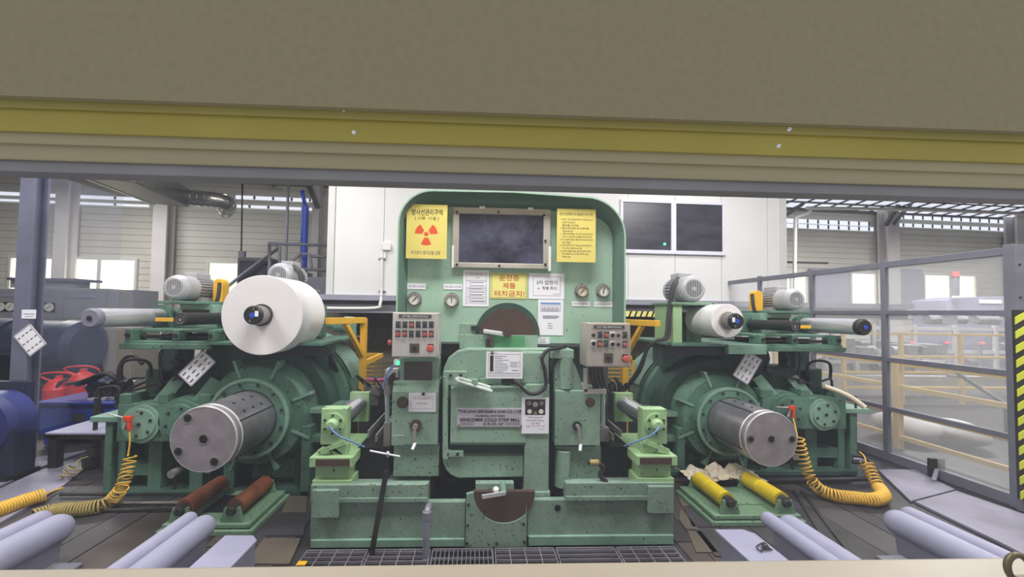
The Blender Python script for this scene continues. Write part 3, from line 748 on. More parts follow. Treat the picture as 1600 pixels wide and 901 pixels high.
# hinges
MB().cyl(P(696, 588, DF-0.03), P(696, 716, DF-0.03), 0.021, n=12).build('hinge_post', 'mill_green', mill)
for y0, y1, x1 in ((580, 592, 729), (592, 602, 742), (704, 714, 724)):
    h = pxb(MB(), 692, y0, x1, y1, DF-0.035, 0.04).build('hinge_leaf', 'mill_green', mill, 0.004)
    if y0 != 592:
        for x in (x1-25, x1-9): bolt(x, (y0+y1)/2, DF-0.035, 0.013, h)
pxb(MB(), 750, 591, 770, 600, DF-0.03, 0.03).build('clamp_block', 'mill_green', mill, 0.003)
hb = thing('handle_bars', 'pair of white wrapped handle bars on the mill door', 'handle', P(742, 602, DF-0.08))
MB().tube([P(716, 596, DF-0.10), P(769, 611, DF-0.10)], 0.014, 12).build('bar', 'bar_white', hb)
MB().tube([P(718, 591, DF-0.085), P(738, 597, DF-0.085), P(766, 605, DF-0.085)], 0.014, 12).build('bar', 'bar_white', hb)
MB().tube(spline([P(718, 591, DF-0.085), P(713, 592, DF-0.095), P(716, 596, DF-0.10)], 5), 0.014, 12).build('end_bend', 'bar_white', hb)
MB().cyl(P(742, 592, DF-0.09), P(742, 602, DF-0.09), 0.024, n=12).build('clamp', 'mill_green', hb)
MB().cyl(P(742, 598, DF-0.09), P(742, 598, DF+0.01), 0.012, n=10).build('clamp_pin', 'dark_metal', hb)
# connector box and black cable on the door
pxb(MB(), 784, 591, 804, 600, DF-0.05, 0.05).build('connector_box', 'dark_metal', mill, 0.004)
pxb(MB(), 789, 600, 796, 606, DF-0.045, 0.04).build('connector_plug', 'black_plastic', mill)
ca = MB().tube(spline([P(802, 595, DF-0.06), P(812, 601, DF-0.07), P(826, 614, DF-0.08), P(843, 613, DF-0.08), P(853, 600, DF-0.07), P(851, 578, DF-0.07), P(847, 560, DF-0.07), P(856, 547, DF-0.05), P(870, 544, DF-0.02), P(884, 541, DF+0.05)], 8), 0.014, 10).build('door_cable', 'rubber')
tag(ca, 'thick black cable looping over the right half of the mill door', 'cable')
# ---- side pillars
PF = 2.95
def crank(px, py, lx, ly, parent, rr, hub='brown_disc'):
    p = P(px, py, PF); MB().cyl(p, p-Vector((0, 0.02, 0)), rr, n=18).build('crank_boss', hub, parent)
    q = p-Vector((0, 0.06, 0)); MB().cyl(p, q, rr*0.45, n=14).build('crank_hub', 'grey_metal', parent)
    e = P(lx, ly, PF-0.07); l = MB().bar(q, e, 0.02, 0.014, (0, 1, 0)).build('crank_lever', 'grey_metal', parent)
    MB().cyl(e+Vector((0.004, 0.01, 0.012)), e+Vector((-0.012, -0.03, -0.028)), 0.013, n=10).build('crank_knob', 'steel_bright', parent)
# left
a, b, c, d = rect(612, 606, 685, 695, PF)
MB().prism_x([(PF, c), (PF, d-0.03), (PF+0.05, d+0.05), (PF+0.4, d+0.05), (PF+0.4, c)], a, b).build('side_pillar', 'mill_green', mill, 0.006)
pxb(MB(), 615, 695, 686, 744, PF+0.03, 0.3).build('pillar_skirt', 'base_green', mill, 0.004)
pxb(MB(), 612, 680, 632, 696, PF-0.01, 0.02).build('pillar_patch', 'base_green', mill, 0.003)
bx = pxb(MB(), 623, 559, 686, 605, PF+0.06, 0.25).build('valve_cabinet', 'mill_green', mill, 0.004)
pxb(MB(), 631, 565, 675, 594, PF+0.052, 0.02).build('dark_recess_sheet', 'plate_dark', bx)  # dark sheet on the cabinet face stands in for a dark recess
p = P(629.5, 628, PF); MB().lathe(p, p-Vector((0, 0.03, 0)), [(0, 0.044), (0.012, 0.044), (0.012, 0.03), (0.03, 0.028), (0.03, 0.0)], 18).build('pillar_plug', 'brown_disc', mill)
crank(650, 664, 648, 694, mill, 0.045)
# right
a, b, c, d = rect(867, 610, 938, 696, PF)
MB().prism_x([(PF, c), (PF, d), (PF+0.4, d+0.02), (PF+0.4, c)], a, b).build('side_pillar', 'mill_green', mill, 0.006)
cs = [P(x, y, PF) for x, y in ((867, 611), (867, 575), (878, 555), (892, 556), (902, 575), (911, 600), (911, 611))]
MB().prism([(p.x, p.z) for p in cs], PF+0.03, PF+0.35).build('pillar_casting', 'base_green', mill, 0.012)
MB().cyl(P(884, 606, PF+0.04), P(884, 556, PF+0.04), 0.048, 0.056, 18).build('casting_rib', 'mill_green', mill)
pxb(MB(), 860, 546, 897, 560, PF+0.0, 0.2).build('casting_cap', 'mill_green', mill, 0.006)
pxb(MB(), 868, 697, 939, 752, PF+0.05, 0.3).build('pillar_skirt', 'base_green', mill, 0.004)
MB().cyl(P(880, 703, PF+0.04), P(877, 758, PF+0.04), 0.055, n=16).build('skirt_rib', 'mill_green', mill)
p = P(922, 628, PF); MB().lathe(p, p-Vector((0, 0.03, 0)), [(0, 0.036), (0.012, 0.036), (0.012, 0.026), (0.026, 0.024), (0.026, 0.0)], 18).build('pillar_plug', 'brown_disc', mill)
crank(901, 664, 907, 696, mill, 0.034, 'dark_metal')
pxb(MB(), 858, 580, 868, 765, DF+0.09, 0.05).build('door_gap', 'black_and_shade', mill)
pxb(MB(), 685, 600, 694, 745, DF+0.09, 0.05).build('door_gap', 'black_and_shade', mill)
# strip guide columns at the sides of the mill
for x0, y0, x1, y1 in ((601, 616, 609, 662), (939, 612, 946, 668)):
    MB().cyl(P((x0+x1)/2, y1, PF+0.12), P((x0+x1)/2, y0, PF+0.12), (x1-x0)/2*PF/600*0.9, n=16).build('guide_column', 'chrome', mill)
for q in ((600, 578, 610, 618), (599, 660, 610, 700), (938, 668, 952, 690), (938, 606, 948, 614)): pxb(MB(), *q, PF+0.1, 0.12).build('guide_bracket', 'grey_metal', mill, 0.004)
# grey bracket with cables below the right-hand box
br = MB()
for q in ((913, 575, 918, 612), (913, 608, 948, 615)): pxb(br, *q, PF-0.02, 0.03)
br.build('box_bracket', 'window_bezel', mill)
for k in range(4):
    x = 922+k*6; MB().tube(spline([P(x, 572, PF+0.06), P(x+2, 590, PF+0.05), P(x+7, 606, PF+0.06), P(x+10, 612, PF+0.12)], 5), 0.012, 8).build('cable_bundle', 'rubber', mill)
pxb(MB(), 918, 572, 948, 610, PF+0.2, 0.02).build('bracket_back', 'plate_dark', mill)

# ================================================================== CONTROL BOXES ON THE MILL
def control_box(x0, y0, x1, y1, Y, label, title, m, buttons, sel, estop, depth=0.20, side=None):
    a, b, c, d = rect(x0, y0, x1, y1, Y)
    t = thing('control_box', label, 'control box', ((a+b)/2, Y+depth/2, c), 'reel control boxes on the mill')
    MB().box(a, b, Y+0.006, Y+depth, c, d).build('enclosure', m, t, 0.004)
    dr = MB().box(a+0.004, b-0.012, Y, Y+0.012, c+0.006, d-0.004).build('door', m, t, 0.003)
    pl = pxb(MB(), title[1], title[2], title[3], title[4], Y-0.004, 0.006).build('title_plate', 'plate_dark', dr)
    text(title[0], title[1]+5, title[2]+1.4, title[3]-5, title[4]-1.3, Y-0.0055, 'paper', dr, 'title_lettering')
    for bxp, byp, kind in buttons:
        p = P(bxp, byp, Y); s = 0.0175
        if kind != 'hole':
            e = MB().box(p.x-s, p.x+s, Y-0.004, Y+0.002, p.z-s*1.25, p.z+s*1.45).build('push_button', 'white_plastic' if kind.startswith('w') else 'black_plastic', t)
            cap = {'r': 'red_plastic', 'g': 'hydraulic', 'k': 'dark_metal', 'wk': 'black_plastic'}[kind]
            MB().lathe((p.x, Y, p.z), (p.x, Y-0.02, p.z), [(0, 0.016), (0.010, 0.016), (0.010, 0.013), (0.017, 0.0125), (0.018, 0.0)], 14).build('button_cap', cap, e)
            MB().ring((p.x, Y-0.003, p.z), (p.x, Y-0.012, p.z), 0.0175, 0.015, 14).build('button_ring', 'grey_metal', e)
        else:
            MB().cyl((p.x, Y-0.006, p.z), (p.x, Y, p.z), 0.013, n=12).build('blanking_plug', 'black_plastic', t)
    q = pxb(MB(), *sel, Y-0.004, 0.006).build('selector_plate', 'plate_dark', t)
    p = P((sel[0]+sel[2])/2, (sel[1]+sel[3])/2, Y-0.004); MB().cyl(p, p-Vector((0, 0.02, 0)), 0.014, n=12).build('selector_knob', 'black_plastic', q)
    p = P(*estop, Y)
    e = MB().box(p.x-0.02, p.x+0.02, Y-0.004, Y+0.002, p.z-0.02, p.z+0.032).build('stop_plate', 'dark_metal', t)
    MB().lathe((p.x, Y-0.004, p.z), (p.x, Y-0.04, p.z), [(0, 0.016), (0.016, 0.016), (0.016, 0.026), (0.03, 0.025), (0.034, 0.016), (0.034, 0.0)], 20).build('stop_button', 'red_plastic', e)
    MB().box(b-0.012, b-0.004, Y-0.004, Y+0.02, c+0.02, d-0.08).build('door_lip', m, t)
    return t
bl = [(622.3, 507.5, 'g'), (632.8, 507.5, 'g'), (643, 507.5, 'r'), (653.5, 507.5, 'g'), (663.8, 507.5, 'g'), (674, 507.5, 'g'),
      (621.8, 521.5, 'r'), (632.3, 521.5, 'r'), (642.8, 522, 'g'), (653.3, 522, 'k'), (663.5, 522, 'r'), (673.8, 522, 'r')]
cb = control_box(612.5, 488, 686, 558.5, 2.80, 'polished steel control box with twelve buttons on the left of the mill', ('LEFT REEL OPERATION Panel', 623, 491.3, 674, 496.6), 'stainless', bl, (640, 536.5, 655, 551), (672.5, 544))
p = P(611, 535, 2.86); MB().cyl(p, p-Vector((0.02, 0, 0)), 0.02, n=14).build('side_stop_button', 'red_plastic', cb)
br_ = [(927.3, 523.5, 'hole'), (937.5, 523, 'g'), (947.5, 523.5, 'r'), (956.7, 523.5, 'wk'), (966, 524, 'hole'), (976, 523.5, 'k'),
       (927, 536.5, 'wk'), (937, 537.5, 'r'), (946.7, 537.5, 'g'), (956.7, 537.5, 'wk'), (966, 538, 'hole'), (976, 538, 'r')]
cb = control_box(917, 504.5, 985.5, 573.5, 2.80, 'worn steel control box on the right of the mill', ('RIGHT REEL OPERATION Panel', 928, 508, 976, 513.2), 'stainless_worn', br_, (944, 551.5, 958, 566.5), (976.5, 560))
# mounting arms of the boxes
MB().pbox(640, 556, 676, 563, 2.96, 0.06).build('box_mount', 'mill_green', mill)

# green signal light with blue hoses left of the mill
sg = thing('signal_light', 'green signal light with blue air hoses beside the left pillar', 'signal light', P(617, 570, 2.95))
pxb(MB(), 615, 562, 623, 571, 2.93, 0.05).build('lamp_body', 'white_plastic', sg, 0.004)
pxb(MB(), 619, 564, 624, 570, 2.92, 0.02).build('lamp_lens', 'green_led', sg, 0.003)
for k in range(2): MB().tube(spline([P(616, 570+2*k, 2.94), P(608, 578+2*k, 2.95), P(602, 592, 2.97), P(599, 604+3*k, 3.0)], 6), 0.006, 6).build('air_hose', 'blue_ink', sg)
pxb(MB(), 603, 576, 622, 590, 3.0, 0.08).build('valve_block', 'stainless', sg, 0.004)
for k in range(3): MB().tube(spline([P(624, 582+4*k, 3.02), P(614, 584+4*k, 3.0), P(607, 592+4*k, 3.0)], 5), 0.010, 8).build('black_hose', 'rubber', sg)

# ================================================================== SIGNS AND PAPERS
def sheet(x0, y0, x1, y1, Y, label, m='paper', cat='paper', name='paper_notice', tilt=0.0, th=0.0015, group=None):
    a, b, c, d = rect(x0, y0, x1, y1, Y)
    t = thing(name, label, cat, ((a+b)/2, Y, c), group)
    MB().box(a, b, Y-th, Y, c, d).build('sheet', m, t)
    t['Yf'] = Y-th-0.0006
    return t
def frame_lines(t, x0, y0, x1, y1, w=0.5, m='ink_soft'):
    Y = t['Yf']; mb = MB()
    for q in ((x0, y0, x1, y0+w), (x0, y1-w, x1, y1), (x0, y0, x0+w, y1), (x1-w, y0, x1, y1)):
        a, b, c, d = rect(*q, Y); mb.quad([(a, Y, c), (b, Y, c), (b, Y, d), (a, Y, d)])
    mb.build('border', m, t)
def lines(t, segs, m='ink_soft', name='rule_lines'):
    Y = t['Yf']; mb = MB()
    for q in segs:
        a, b, c, d = rect(*q, Y); mb.quad([(a, Y, c), (b, Y, c), (b, Y, d), (a, Y, d)])
    return mb.build(name, m, t)
def bullets(t, x0, x1, y0, y1, n, h, m='ink_soft', jag=0.3):
    lines(t, [(x0, y0+(y1-y0)*i/max(1, n-1), x1-(x1-x0)*jag*random.random(), y0+(y1-y0)*i/max(1, n-1)+h) for i in range(n)], m, 'small_print')

SY = HP-0.002
s = sheet(635, 319.5, 698.5, 404, HP-0.075, 'yellow radiation warning sign with orange trefoil, upper left of the hood', 'yellow_sign', 'sign', 'warning_sign', th=0.004)
text('방사선관리구역', 643.5, 326.5, 691.5, 336.5, s['Yf'], 'ink', s, bold=0.012)
text('[ 사용  시설 ]', 648.5, 338, 685.5, 344, s['Yf'], 'ink', s)
text('허가없이 들어감을 금함', 642, 391.5, 688, 397.5, s['Yf'], 'ink_soft', s)
pc = P(666, 365.5, s['Yf']); tf = MB()
for a0 in (30, 150, 270):
    o_ = arc(pc.x, pc.z, 0.090, a0-28 if a0 != 270 else 242, a0+28 if a0 != 270 else 298, 8); i_ = arc(pc.x, pc.z, 0.030, a0+28 if a0 != 270 else 298, a0-28 if a0 != 270 else 242, 4)
    tf.quad([(x, s['Yf'], z) for x, z in o_+i_])
tf.quad([(x, s['Yf'], z) for x, z in arc(pc.x, pc.z, 0.017, 0, 345, 23)])
tf.build('trefoil_symbol', 'trefoil', s)
s = sheet(870, 326.5, 930.5, 409.5, HP-0.075, 'yellow sign with numbered safety rules, upper right of the hood', 'yellow_sign', 'sign', 'rules_sign', th=0.004)
text('방사선장해방지에 필요한 주의사항', 875, 332, 926, 337, s['Yf'], 'ink', s)
rules = ['1. 여기는 "방사선관리구역" 이므로 방사선', '   관리자 허가없이는', '   출입을 금지함', '2. 출입시에는 필히 방사선량계를', '   사용하여야 함', '3. 사용 전후에는 이 방사선관리구역',
         '   에서는 수시로 방사선량을 확인하여야 함', '4. 이 시설에 출입시에는 방사선관리자의', '   허가 필요', '5. "방사선관리구역" 에서는 방사선관리자', '   지시에 의하여야 함', '6. 이상이 있을시에는 방사선관리자에게', '   즉시 확인하고 지시에 의하여 이동', '   하여야 함']
wid = [51, 24, 29, 45, 20, 51, 50, 51, 17, 49, 34, 48, 44, 16]
for i, (r_, w_) in enumerate(zip(rules, wid)):
    y = 341.5+i*4.48; ind = 3.5 if r_.startswith(' ') else 0
    text(r_.strip(), 875+ind, y, 875+max(w_, ind+10), y+3.0, s['Yf'], 'ink', s, 'rule_text')
s = sheet(723.5, 422, 764, 478.5, SY, 'white inspection form with a ruled table left of the yellow notice')
frame_lines(s, 728, 426, 760, 474, 0.4)
lines(s, [(728, y, 760, y+0.35) for y in (430, 437.5, 439, 449, 450.5, 453, 456, 459, 462.5, 465, 468, 471)]+[(734, 437, 734.4, 471)])
text('작업 확인 사항 작업 확인', 734, 427, 754, 429.2, s['Yf'], 'ink_soft', s); text('1시 4', 743, 432, 749, 435.5, s['Yf'], 'ink', s)
bullets(s, 735.5, 758, 441, 470, 7, 0.8)
s = sheet(766, 426.5, 823.5, 466.5, SY, 'yellow notice with big red lettering at the middle of the hood', 'yellow_note')
frame_lines(s, 768, 428, 822, 465, 0.45, 'ink')
text('운전중', 780, 429.5, 811.5, 438.5, s['Yf'], 'ink_red', s, bold=0.01); text('제품', 785.5, 441.5, 805.5, 450.5, s['Yf'], 'ink_red', s, bold=0.01); text('터치금지!', 772.5, 454, 819, 463, s['Yf'], 'ink_red', s, bold=0.01)
s = sheet(826, 427, 881.5, 467, SY, 'white landscape notice with bold title right of the yellow notice')
frame_lines(s, 833, 431.5, 876, 462, 0.4)
text('3차 압연기', 838.5, 438, 870.5, 444.5, s['Yf'], 'ink', s, bold=0.01); text('특별 특성', 847, 447.5, 869.5, 452.5, s['Yf'], 'ink', s); text('★', 839.5, 448.5, 843.5, 452, s['Yf'], 'ink_red', s); text('(주)압연', 864, 458.5, 874, 460.8, s['Yf'], 'ink_soft', s)
s = sheet(840.5, 468, 880, 523.5, SY, 'white page with a blue header bar beside the brown bore cover')
lines(s, [(844.5, 472.5, 876, 475.5)], 'blue_ink', 'header_bar'); frame_lines(s, 844.5, 477.5, 876.5, 486.5, 0.35)
lines(s, [(844.5, 480, 876.5, 480.3)]+[(x, 477.5, x+0.3, 486.5) for x in (850.5, 857, 863, 869.5)]); bullets(s, 846, 875, 481.5, 485, 3, 0.6, jag=0.1)
bullets(s, 848, 874, 493, 496.5, 3, 0.9); bullets(s, 856, 864, 505, 512, 3, 0.8)
s = sheet(840.5, 526.5, 858.5, 536.8, SY, 'small white tag below the page with the blue header')
frame_lines(s, 842, 528, 857, 535, 0.3); bullets(s, 843.5, 855.5, 529.5, 534, 3, 0.7)
for q, tx, lb in (((636, 442.5, 665, 451.5), '전면 실린더 UP 압력', 'white label strip above the leftmost gauge'), ((693, 443.5, 722, 452), '후면 실린더 UP 압력', 'white label strip above the gauge nearest the inspection form'),
                  ((893.5, 470.5, 922, 478.3), '압하 실린더 DOWN 압력', 'white label strip below the brownish gauge'), ((928.5, 471, 956.5, 479.2), '압력 DOWN 압력', 'white label strip below the rightmost gauge')):
    s = sheet(*q, SY, lb, 'paper', 'label', 'gauge_label'); text(tx, q[0]+2, q[1]+2.6, q[2]-2, q[3]-2.4, s['Yf'], 'ink_soft', s)
# door papers
s = sheet(759.5, 549, 816.5, 591, DF-0.06, 'landscape document clipped to the top of the mill door')
frame_lines(s, 763, 553, 813, 588, 0.35); lines(s, [(763, 582.5, 813, 583.2), (763, 585.5, 813, 585.9)]); text('작업 확인', 768, 550.2, 777, 552.2, s['Yf'], 'ink_soft', s)
lines(s, [(765.5, 555.5, 771, 580)], 'photo_dark', 'photo_strip'); bullets(s, 773, 796, 556, 580, 9, 0.7, 'ink_soft', 0.5); frame_lines(s, 797, 565, 812, 573, 0.3); bullets(s, 798, 811, 566.5, 571.5, 3, 0.6)
lines(s, [(800, 578, 810, 579)])
MB().bar(P(769, 548, DF-0.055), P(769, 552, DF-0.07), 0.02, 0.012).build('clip', 'brown_disc', s)
s = sheet(815, 620.5, 857.5, 677, DF-0.057, 'white page with a photograph of four round gauges, on the mill door')
ph = lines(s, [(820.5, 623.5, 852, 648)], 'photo_dark', 'photograph'); Y = s['Yf']-0.0006
for x, y, r_, m in ((827, 629.5, 0.018, 'grey_metal'), (846, 629.5, 0.018, 'grey_metal'), (827.5, 642.5, 0.017, 'dial'), (845.5, 642.5, 0.018, 'dial'), (836.5, 645, 0.013, 'grey_metal'), (836.5, 631.5, 0.020, 'plate_name'), (837, 635, 0.006, 'red_plastic')):
    p = P(x, y, Y); MB().quad([(a_, Y, b_) for a_, b_ in arc(p.x, p.z, r_, 0, 340, 17)]).build('photo_spot', m, s); Y -= 0.0002
for tx, y0, y1, m in (('W/R Setting 후', 650, 653.6, 'ink'), ('Oil 및 실린더 Spray', 654.8, 658.4, 'ink'), ('실시 확인', 659.6, 663, 'ink'), ('제품 스치지 주의 사항', 664.3, 666.8, 'ink_red')):
    w_ = {650: 12, 654.8: 14, 659.6: 7, 664.3: 15}[y0]; text(tx, 836.5-w_, y0, 836.5+w_, y1, s['Yf'], m, s)
text('(주)압연', 841, 669.5, 850, 671.3, s['Yf'], 'ink_soft', s)
# cast name plate
npl = thing('name_plate', 'lilac metal maker plate with dark lettering on the mill door', 'name plate', P(765, 667, DF-0.056))
a, b, c, d = rect(714, 637.5, 816.5, 666.5, DF-0.054)
MB().box(a, b, DF-0.058, DF-0.05, c, d).build('plate', 'plate_name', npl, 0.002)
yy = DF-0.0595
for tx, x0, y0, x1, y1 in (('THE JOHN BERTRAM & SONS CO. LTD', 718.5, 640.5, 813.5, 646), ('DUNDAS, ONTARIO', 743, 647.7, 789, 651.5), ('SENDZIMIR COLD STRIP MILL', 718.5, 653, 812.5, 658), ('Z R-23-16"', 754.5, 659.5, 787, 664)):
    text(tx, x0, y0, x1, y1, yy, 'ink', npl, bold=0.022)
for x0, x1 in ((720, 740), (790, 812)):
    a, b, c, d = rect(x0, 660, x1, 663.3, yy); o_ = rrect(a, b, c, d, (d-c)*0.49); k = 0.003; i_ = rrect(a+k, b-k, c+k, d-k, (d-c)*0.49-k)
    mb = MB()
    for i in range(len(o_)): j = (i+1) % len(o_); mb.quad([(o_[i][0], yy, o_[i][1]), (o_[j][0], yy, o_[j][1]), (i_[j][0], yy, i_[j][1]), (i_[i][0], yy, i_[i][1])])
    mb.build('cartouche', 'ink', npl)
for x, y in ((717, 640), (813.5, 641), (717, 664), (814.5, 664.5)): bolt(x, y, DF-0.058, 0.006, npl)
# memo on the left pillar
s = sheet(638.5, 613, 681, 643, PF-0.004, 'white bordered memo hung on the left pillar of the mill')
frame_lines(s, 642, 618, 677, 638.5, 0.3); text('작업 전 Side Guard 확인', 645, 620, 674.5, 623.5, s['Yf'], 'ink_red', s); text('Roll 사이 확인', 651.5, 628.5, 667.5, 631.5, s['Yf'], 'ink_red', s)
p = P(661.5, 615, PF-0.006); MB().cyl(p, p-Vector((0, 0.006, 0)), 0.012, n=14).build('magnet', 'dark_metal', s)

# ================================================================== REELS
def motor(parent, cx, cy, cz, r, L, box_side=1, m='motor_grey', guard=None):
    """electric motor with fan cowl towards the viewer (axis along Y)"""
    f = (cx, cy, cz); e = (cx, cy+L, cz)
    mo = MB().lathe(f, e, [(0, r*0.62), (0, r*0.72), (r*0.12, r*0.90), (r*0.35, r), (L*0.42, r), (L*0.42, r*0.9)], 28).build('motor', m, parent)
    MB().cyl((cx, cy+0.004, cz), (cx, cy+0.02, cz), r*0.64, n=24).build('fan_opening', 'motor_grille', mo)
    g = MB(); n = 6
    for i in range(-n, n+1):
        zz = cz+i*r*0.62/(n+0.5); hw = math.sqrt(max(0, (r*0.63)**2-(zz-cz)**2)); g.box(cx-hw, cx+hw, cy-0.002, cy+0.006, zz-0.0026, zz+0.0026)
    for i in range(-3, 4):
        xx = cx+i*r*0.62/3.5; hh = math.sqrt(max(0, (r*0.63)**2-(xx-cx)**2)); g.box(xx-0.002, xx+0.002, cy-0.003, cy+0.005, cz-hh, cz+hh)
    g.cyl((cx, cy-0.006, cz), (cx, cy+0.004, cz), r*0.16, n=12)
    g.build('fan_grille', m, mo)
    MB().cyl((cx, cy+L*0.42, cz), (cx, cy+L*0.97, cz), r*0.78, n=24).build('stator', m, mo)
    fn = MB()
    for i in range(24):
        a = 2*PI*i/24; d = Vector((math.cos(a), 0, math.sin(a)))
        p = Vector((cx, cy+L*0.44, cz))+d*r*0.86; q = Vector((cx, cy+L*0.92, cz))+d*r*0.86; fn.bar(p, q, r*0.2, 0.008, d.cross(Vector((0, 1, 0))))
    fn.build('cooling_fins', m, mo)
    MB().cyl((cx, cy+L*0.92, cz), (cx, cy+L, cz), r*0.98, n=24).build('end_shield', m, mo)
    MB().box(cx-r*0.5, cx+r*0.5, cy+L*0.45, cy+L*0.9, cz+r*0.8, cz+r*1.28).build('terminal_box', m, mo, 0.005)
    MB().box(cx-r*0.85, cx-r*0.35, cy+L*0.5, cy+L*0.9, cz-r*1.08, cz-r*0.7).box(cx+r*0.35, cx+r*0.85, cy+L*0.5, cy+L*0.9, cz-r*1.08, cz-r*0.7).build('motor_feet', m, mo, 0.003)
    return mo
def reel(s, ox, oy, zc, label, coil_r, coil_label, du_coil, m2, faces, kk, dup):
    K = [kk]
    def X(u): return ox+s*(u if u < 0.3 else 0.3+(u-0.3)*K[0])
    def V(u, v, z): return Vector((X(u), oy+v, z))
    t = thing('coil_winder', label, 'winding machine', (X(0.3), oy+1.2, 0), 'coil winders flanking the mill')
    def B(u0, u1, v0, v1, z0, z1, name, m='reel_green', bev=0.006, par=None):
        return MB().box(X(u0), X(u1), oy+v0, oy+v1, z0, z1).build(name, m, par or t, bev)
    # mandrel
    r = 0.243
    md = MB().lathe(V(0, 0, zc), V(0, 0.56, zc), [(0, 0), (0, r*0.985), (0.006, r), (0.055, r), (0.058, r*0.985), (0.064, r*0.985)], 48).build('mandrel_end', 'mandrel_face', t)
    MB().lathe(V(0, 0.0, zc), V(0, 0.56, zc), [(0.064, r*0.97), (0.070, r*0.995), (0.075, r), (0.56, r), (0.57, r*0.9)], 48).build('mandrel_body', 'mandrel_steel', md)
    MB().lathe(V(0, -0.002, zc), V(0, 1, zc), [(0, r*0.965), (0, r*0.985), (0.012, r*1.004), (0.016, r*0.99)], 48).build('highlight_rim', 'steel_bright', md)  # pale ring puts the chamfer highlight into the colour
    MB().lathe(V(0, 0.062, zc), V(0, 1, zc), [(0, r*0.97), (0.0, r*0.985), (0.012, r*1.004), (0.016, r*0.99)], 48).build('highlight_rim', 'steel_bright', md)  # second pale ring, painted highlight behind the end plate
    for a in (118, 28, -62, 208):
        c_, s_ = math.cos(math.radians(a)), math.sin(math.radians(a))
        MB().bar(V(s*c_*r*0.95*s*s, 0.07, zc+s_*r*0.95), V(c_*r*0.95*s, 0.55, zc+s_*r*0.95), 0.010, 0.029, (c_, 0, s_)).build('segment_gap', 'black_and_shade', md)
    for a in (66, 42, 100):
        c_, s_ = math.cos(math.radians(a)), math.sin(math.radians(a))
        for v in (0.18, 0.30, 0.42):
            p = V(s*c_*r*0.985, v, zc+s_*r*0.985); MB().cyl(p, p+Vector((c_, 0, s_))*0.0065, 0.013, n=10).build('screw_hole', 'dark_metal', md)
    p = V(0, -0.001, zc); MB().cyl(p, p+Vector((0, 0.01, 0)), 0.031, n=20).build('centre_hole', 'black_and_shade', md)
    MB().ring(p, p-Vector((0, 0.003, 0)), 0.038, 0.031, 20).build('centre_ring', 'grey_metal', md)
    for dx, dz in faces:
        p = V(0, -0.001, zc)+Vector((dx, 0, dz)); MB().ring(p-Vector((0, 0.003, 0)), p+Vector((0, 0.01, 0)), 0.037, 0.03, 18).build('socket_ring', 'grey_metal', md)
        MB().cyl(p-Vector((0, 0.001, 0)), p+Vector((0, 0.01, 0)), 0.031, n=16).build('face_socket', 'dark_metal', md)
        MB().cyl(p-Vector((0, 0.004, 0)), p, 0.015, n=6).build('socket_bolt', 'black_and_shade', md)
    # collar and housing
    cf = MB().lathe(V(0, 0.55, zc), V(0, 1, zc), [(0, 0.25), (0, 0.345), (0.05, 0.345), (0.06, 0.315), (0.12, 0.33)], 48).build('collar_flange', 'reel_green', t)
    MB().ring(V(0, 0.545, zc), V(0, 0.56, zc), 0.352, 0.325, 48).build('collar_lip', 'reel_light', cf)
    for k in range(12):
        a = math.radians(15+30*k); p = V(0, 0.548, zc)+Vector((math.cos(a)*0.30, 0, math.sin(a)*0.30)); MB().cyl(p, p-Vector((0, 0.010, 0)), 0.013, n=8).build('flange_bolt', 'dark_metal', cf)
    hz = MB().lathe(V(0, 0.66, zc), V(0, 1, zc), [(0, 0.3), (0, 0.44), (0.02, 0.45), (0.14, 0.50), (0.2, 0.50)], 48).build('bearing_housing', 'reel_green', t)
    for k in range(8):
        a = math.radians(22.5+45*k); d = Vector((math.cos(a), 0, math.sin(a))); p = V(0, 0.70, zc)
        MB().bar(p+d*0.36, p+d*0.53, 0.10, 0.025, d.cross(Vector((0, 1, 0)))).build('housing_rib', 'reel_light', hz)
    for k in range(8):
        a = math.radians(45*k); p = V(0, 0.79, zc)+Vector((math.cos(a)*0.475, 0, math.sin(a)*0.475)); MB().cyl(p, p-Vector((0, 0.02, 0)), 0.018, n=8).build('housing_bolt', 'dark_metal', hz)
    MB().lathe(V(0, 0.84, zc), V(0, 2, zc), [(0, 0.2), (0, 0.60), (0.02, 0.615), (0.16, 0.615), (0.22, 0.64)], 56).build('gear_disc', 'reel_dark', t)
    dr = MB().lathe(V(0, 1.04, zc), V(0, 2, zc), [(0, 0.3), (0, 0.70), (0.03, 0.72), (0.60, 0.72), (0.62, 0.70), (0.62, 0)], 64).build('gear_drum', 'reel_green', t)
    MB().lathe(V(0, 1.10, zc), V(0, 2, zc), [(0, 0.70), (0, 0.735), (0.05, 0.735), (0.05, 0.70)], 64).build('drum_band', 'reel_dark', dr)
    # light guard plate bent round the drum on the side towards the mill
    aa = [math.radians((20 if s > 0 else 20)+i*4) for i in range(14)]
    gp = MB(); 
    for a0, a1 in zip(aa[:-1], aa[1:]):
        q = [Vector((X(0)-s*math.cos(a)*R_, 0, zc+math.sin(a)*R_)) for a, R_ in ((a0, 0.745), (a1, 0.745))]
        y0, y1 = oy+1.16, oy+1.62
        gp.quad([(q[0].x, y0, q[0].z), (q[1].x, y0, q[1].z), (q[1].x, y1, q[1].z), (q[0].x, y1, q[0].z)], True)
    gp.build('drum_guard', 'reel_light', dr)
    # housing legs, shelf and body
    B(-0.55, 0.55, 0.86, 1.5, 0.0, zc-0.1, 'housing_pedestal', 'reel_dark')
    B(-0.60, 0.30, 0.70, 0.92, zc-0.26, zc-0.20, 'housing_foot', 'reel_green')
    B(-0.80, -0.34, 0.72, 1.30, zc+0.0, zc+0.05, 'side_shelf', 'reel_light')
    B(-0.80, -0.30, 0.80, 1.35, 0.0, zc-0.02, 'side_body', 'reel_dark')
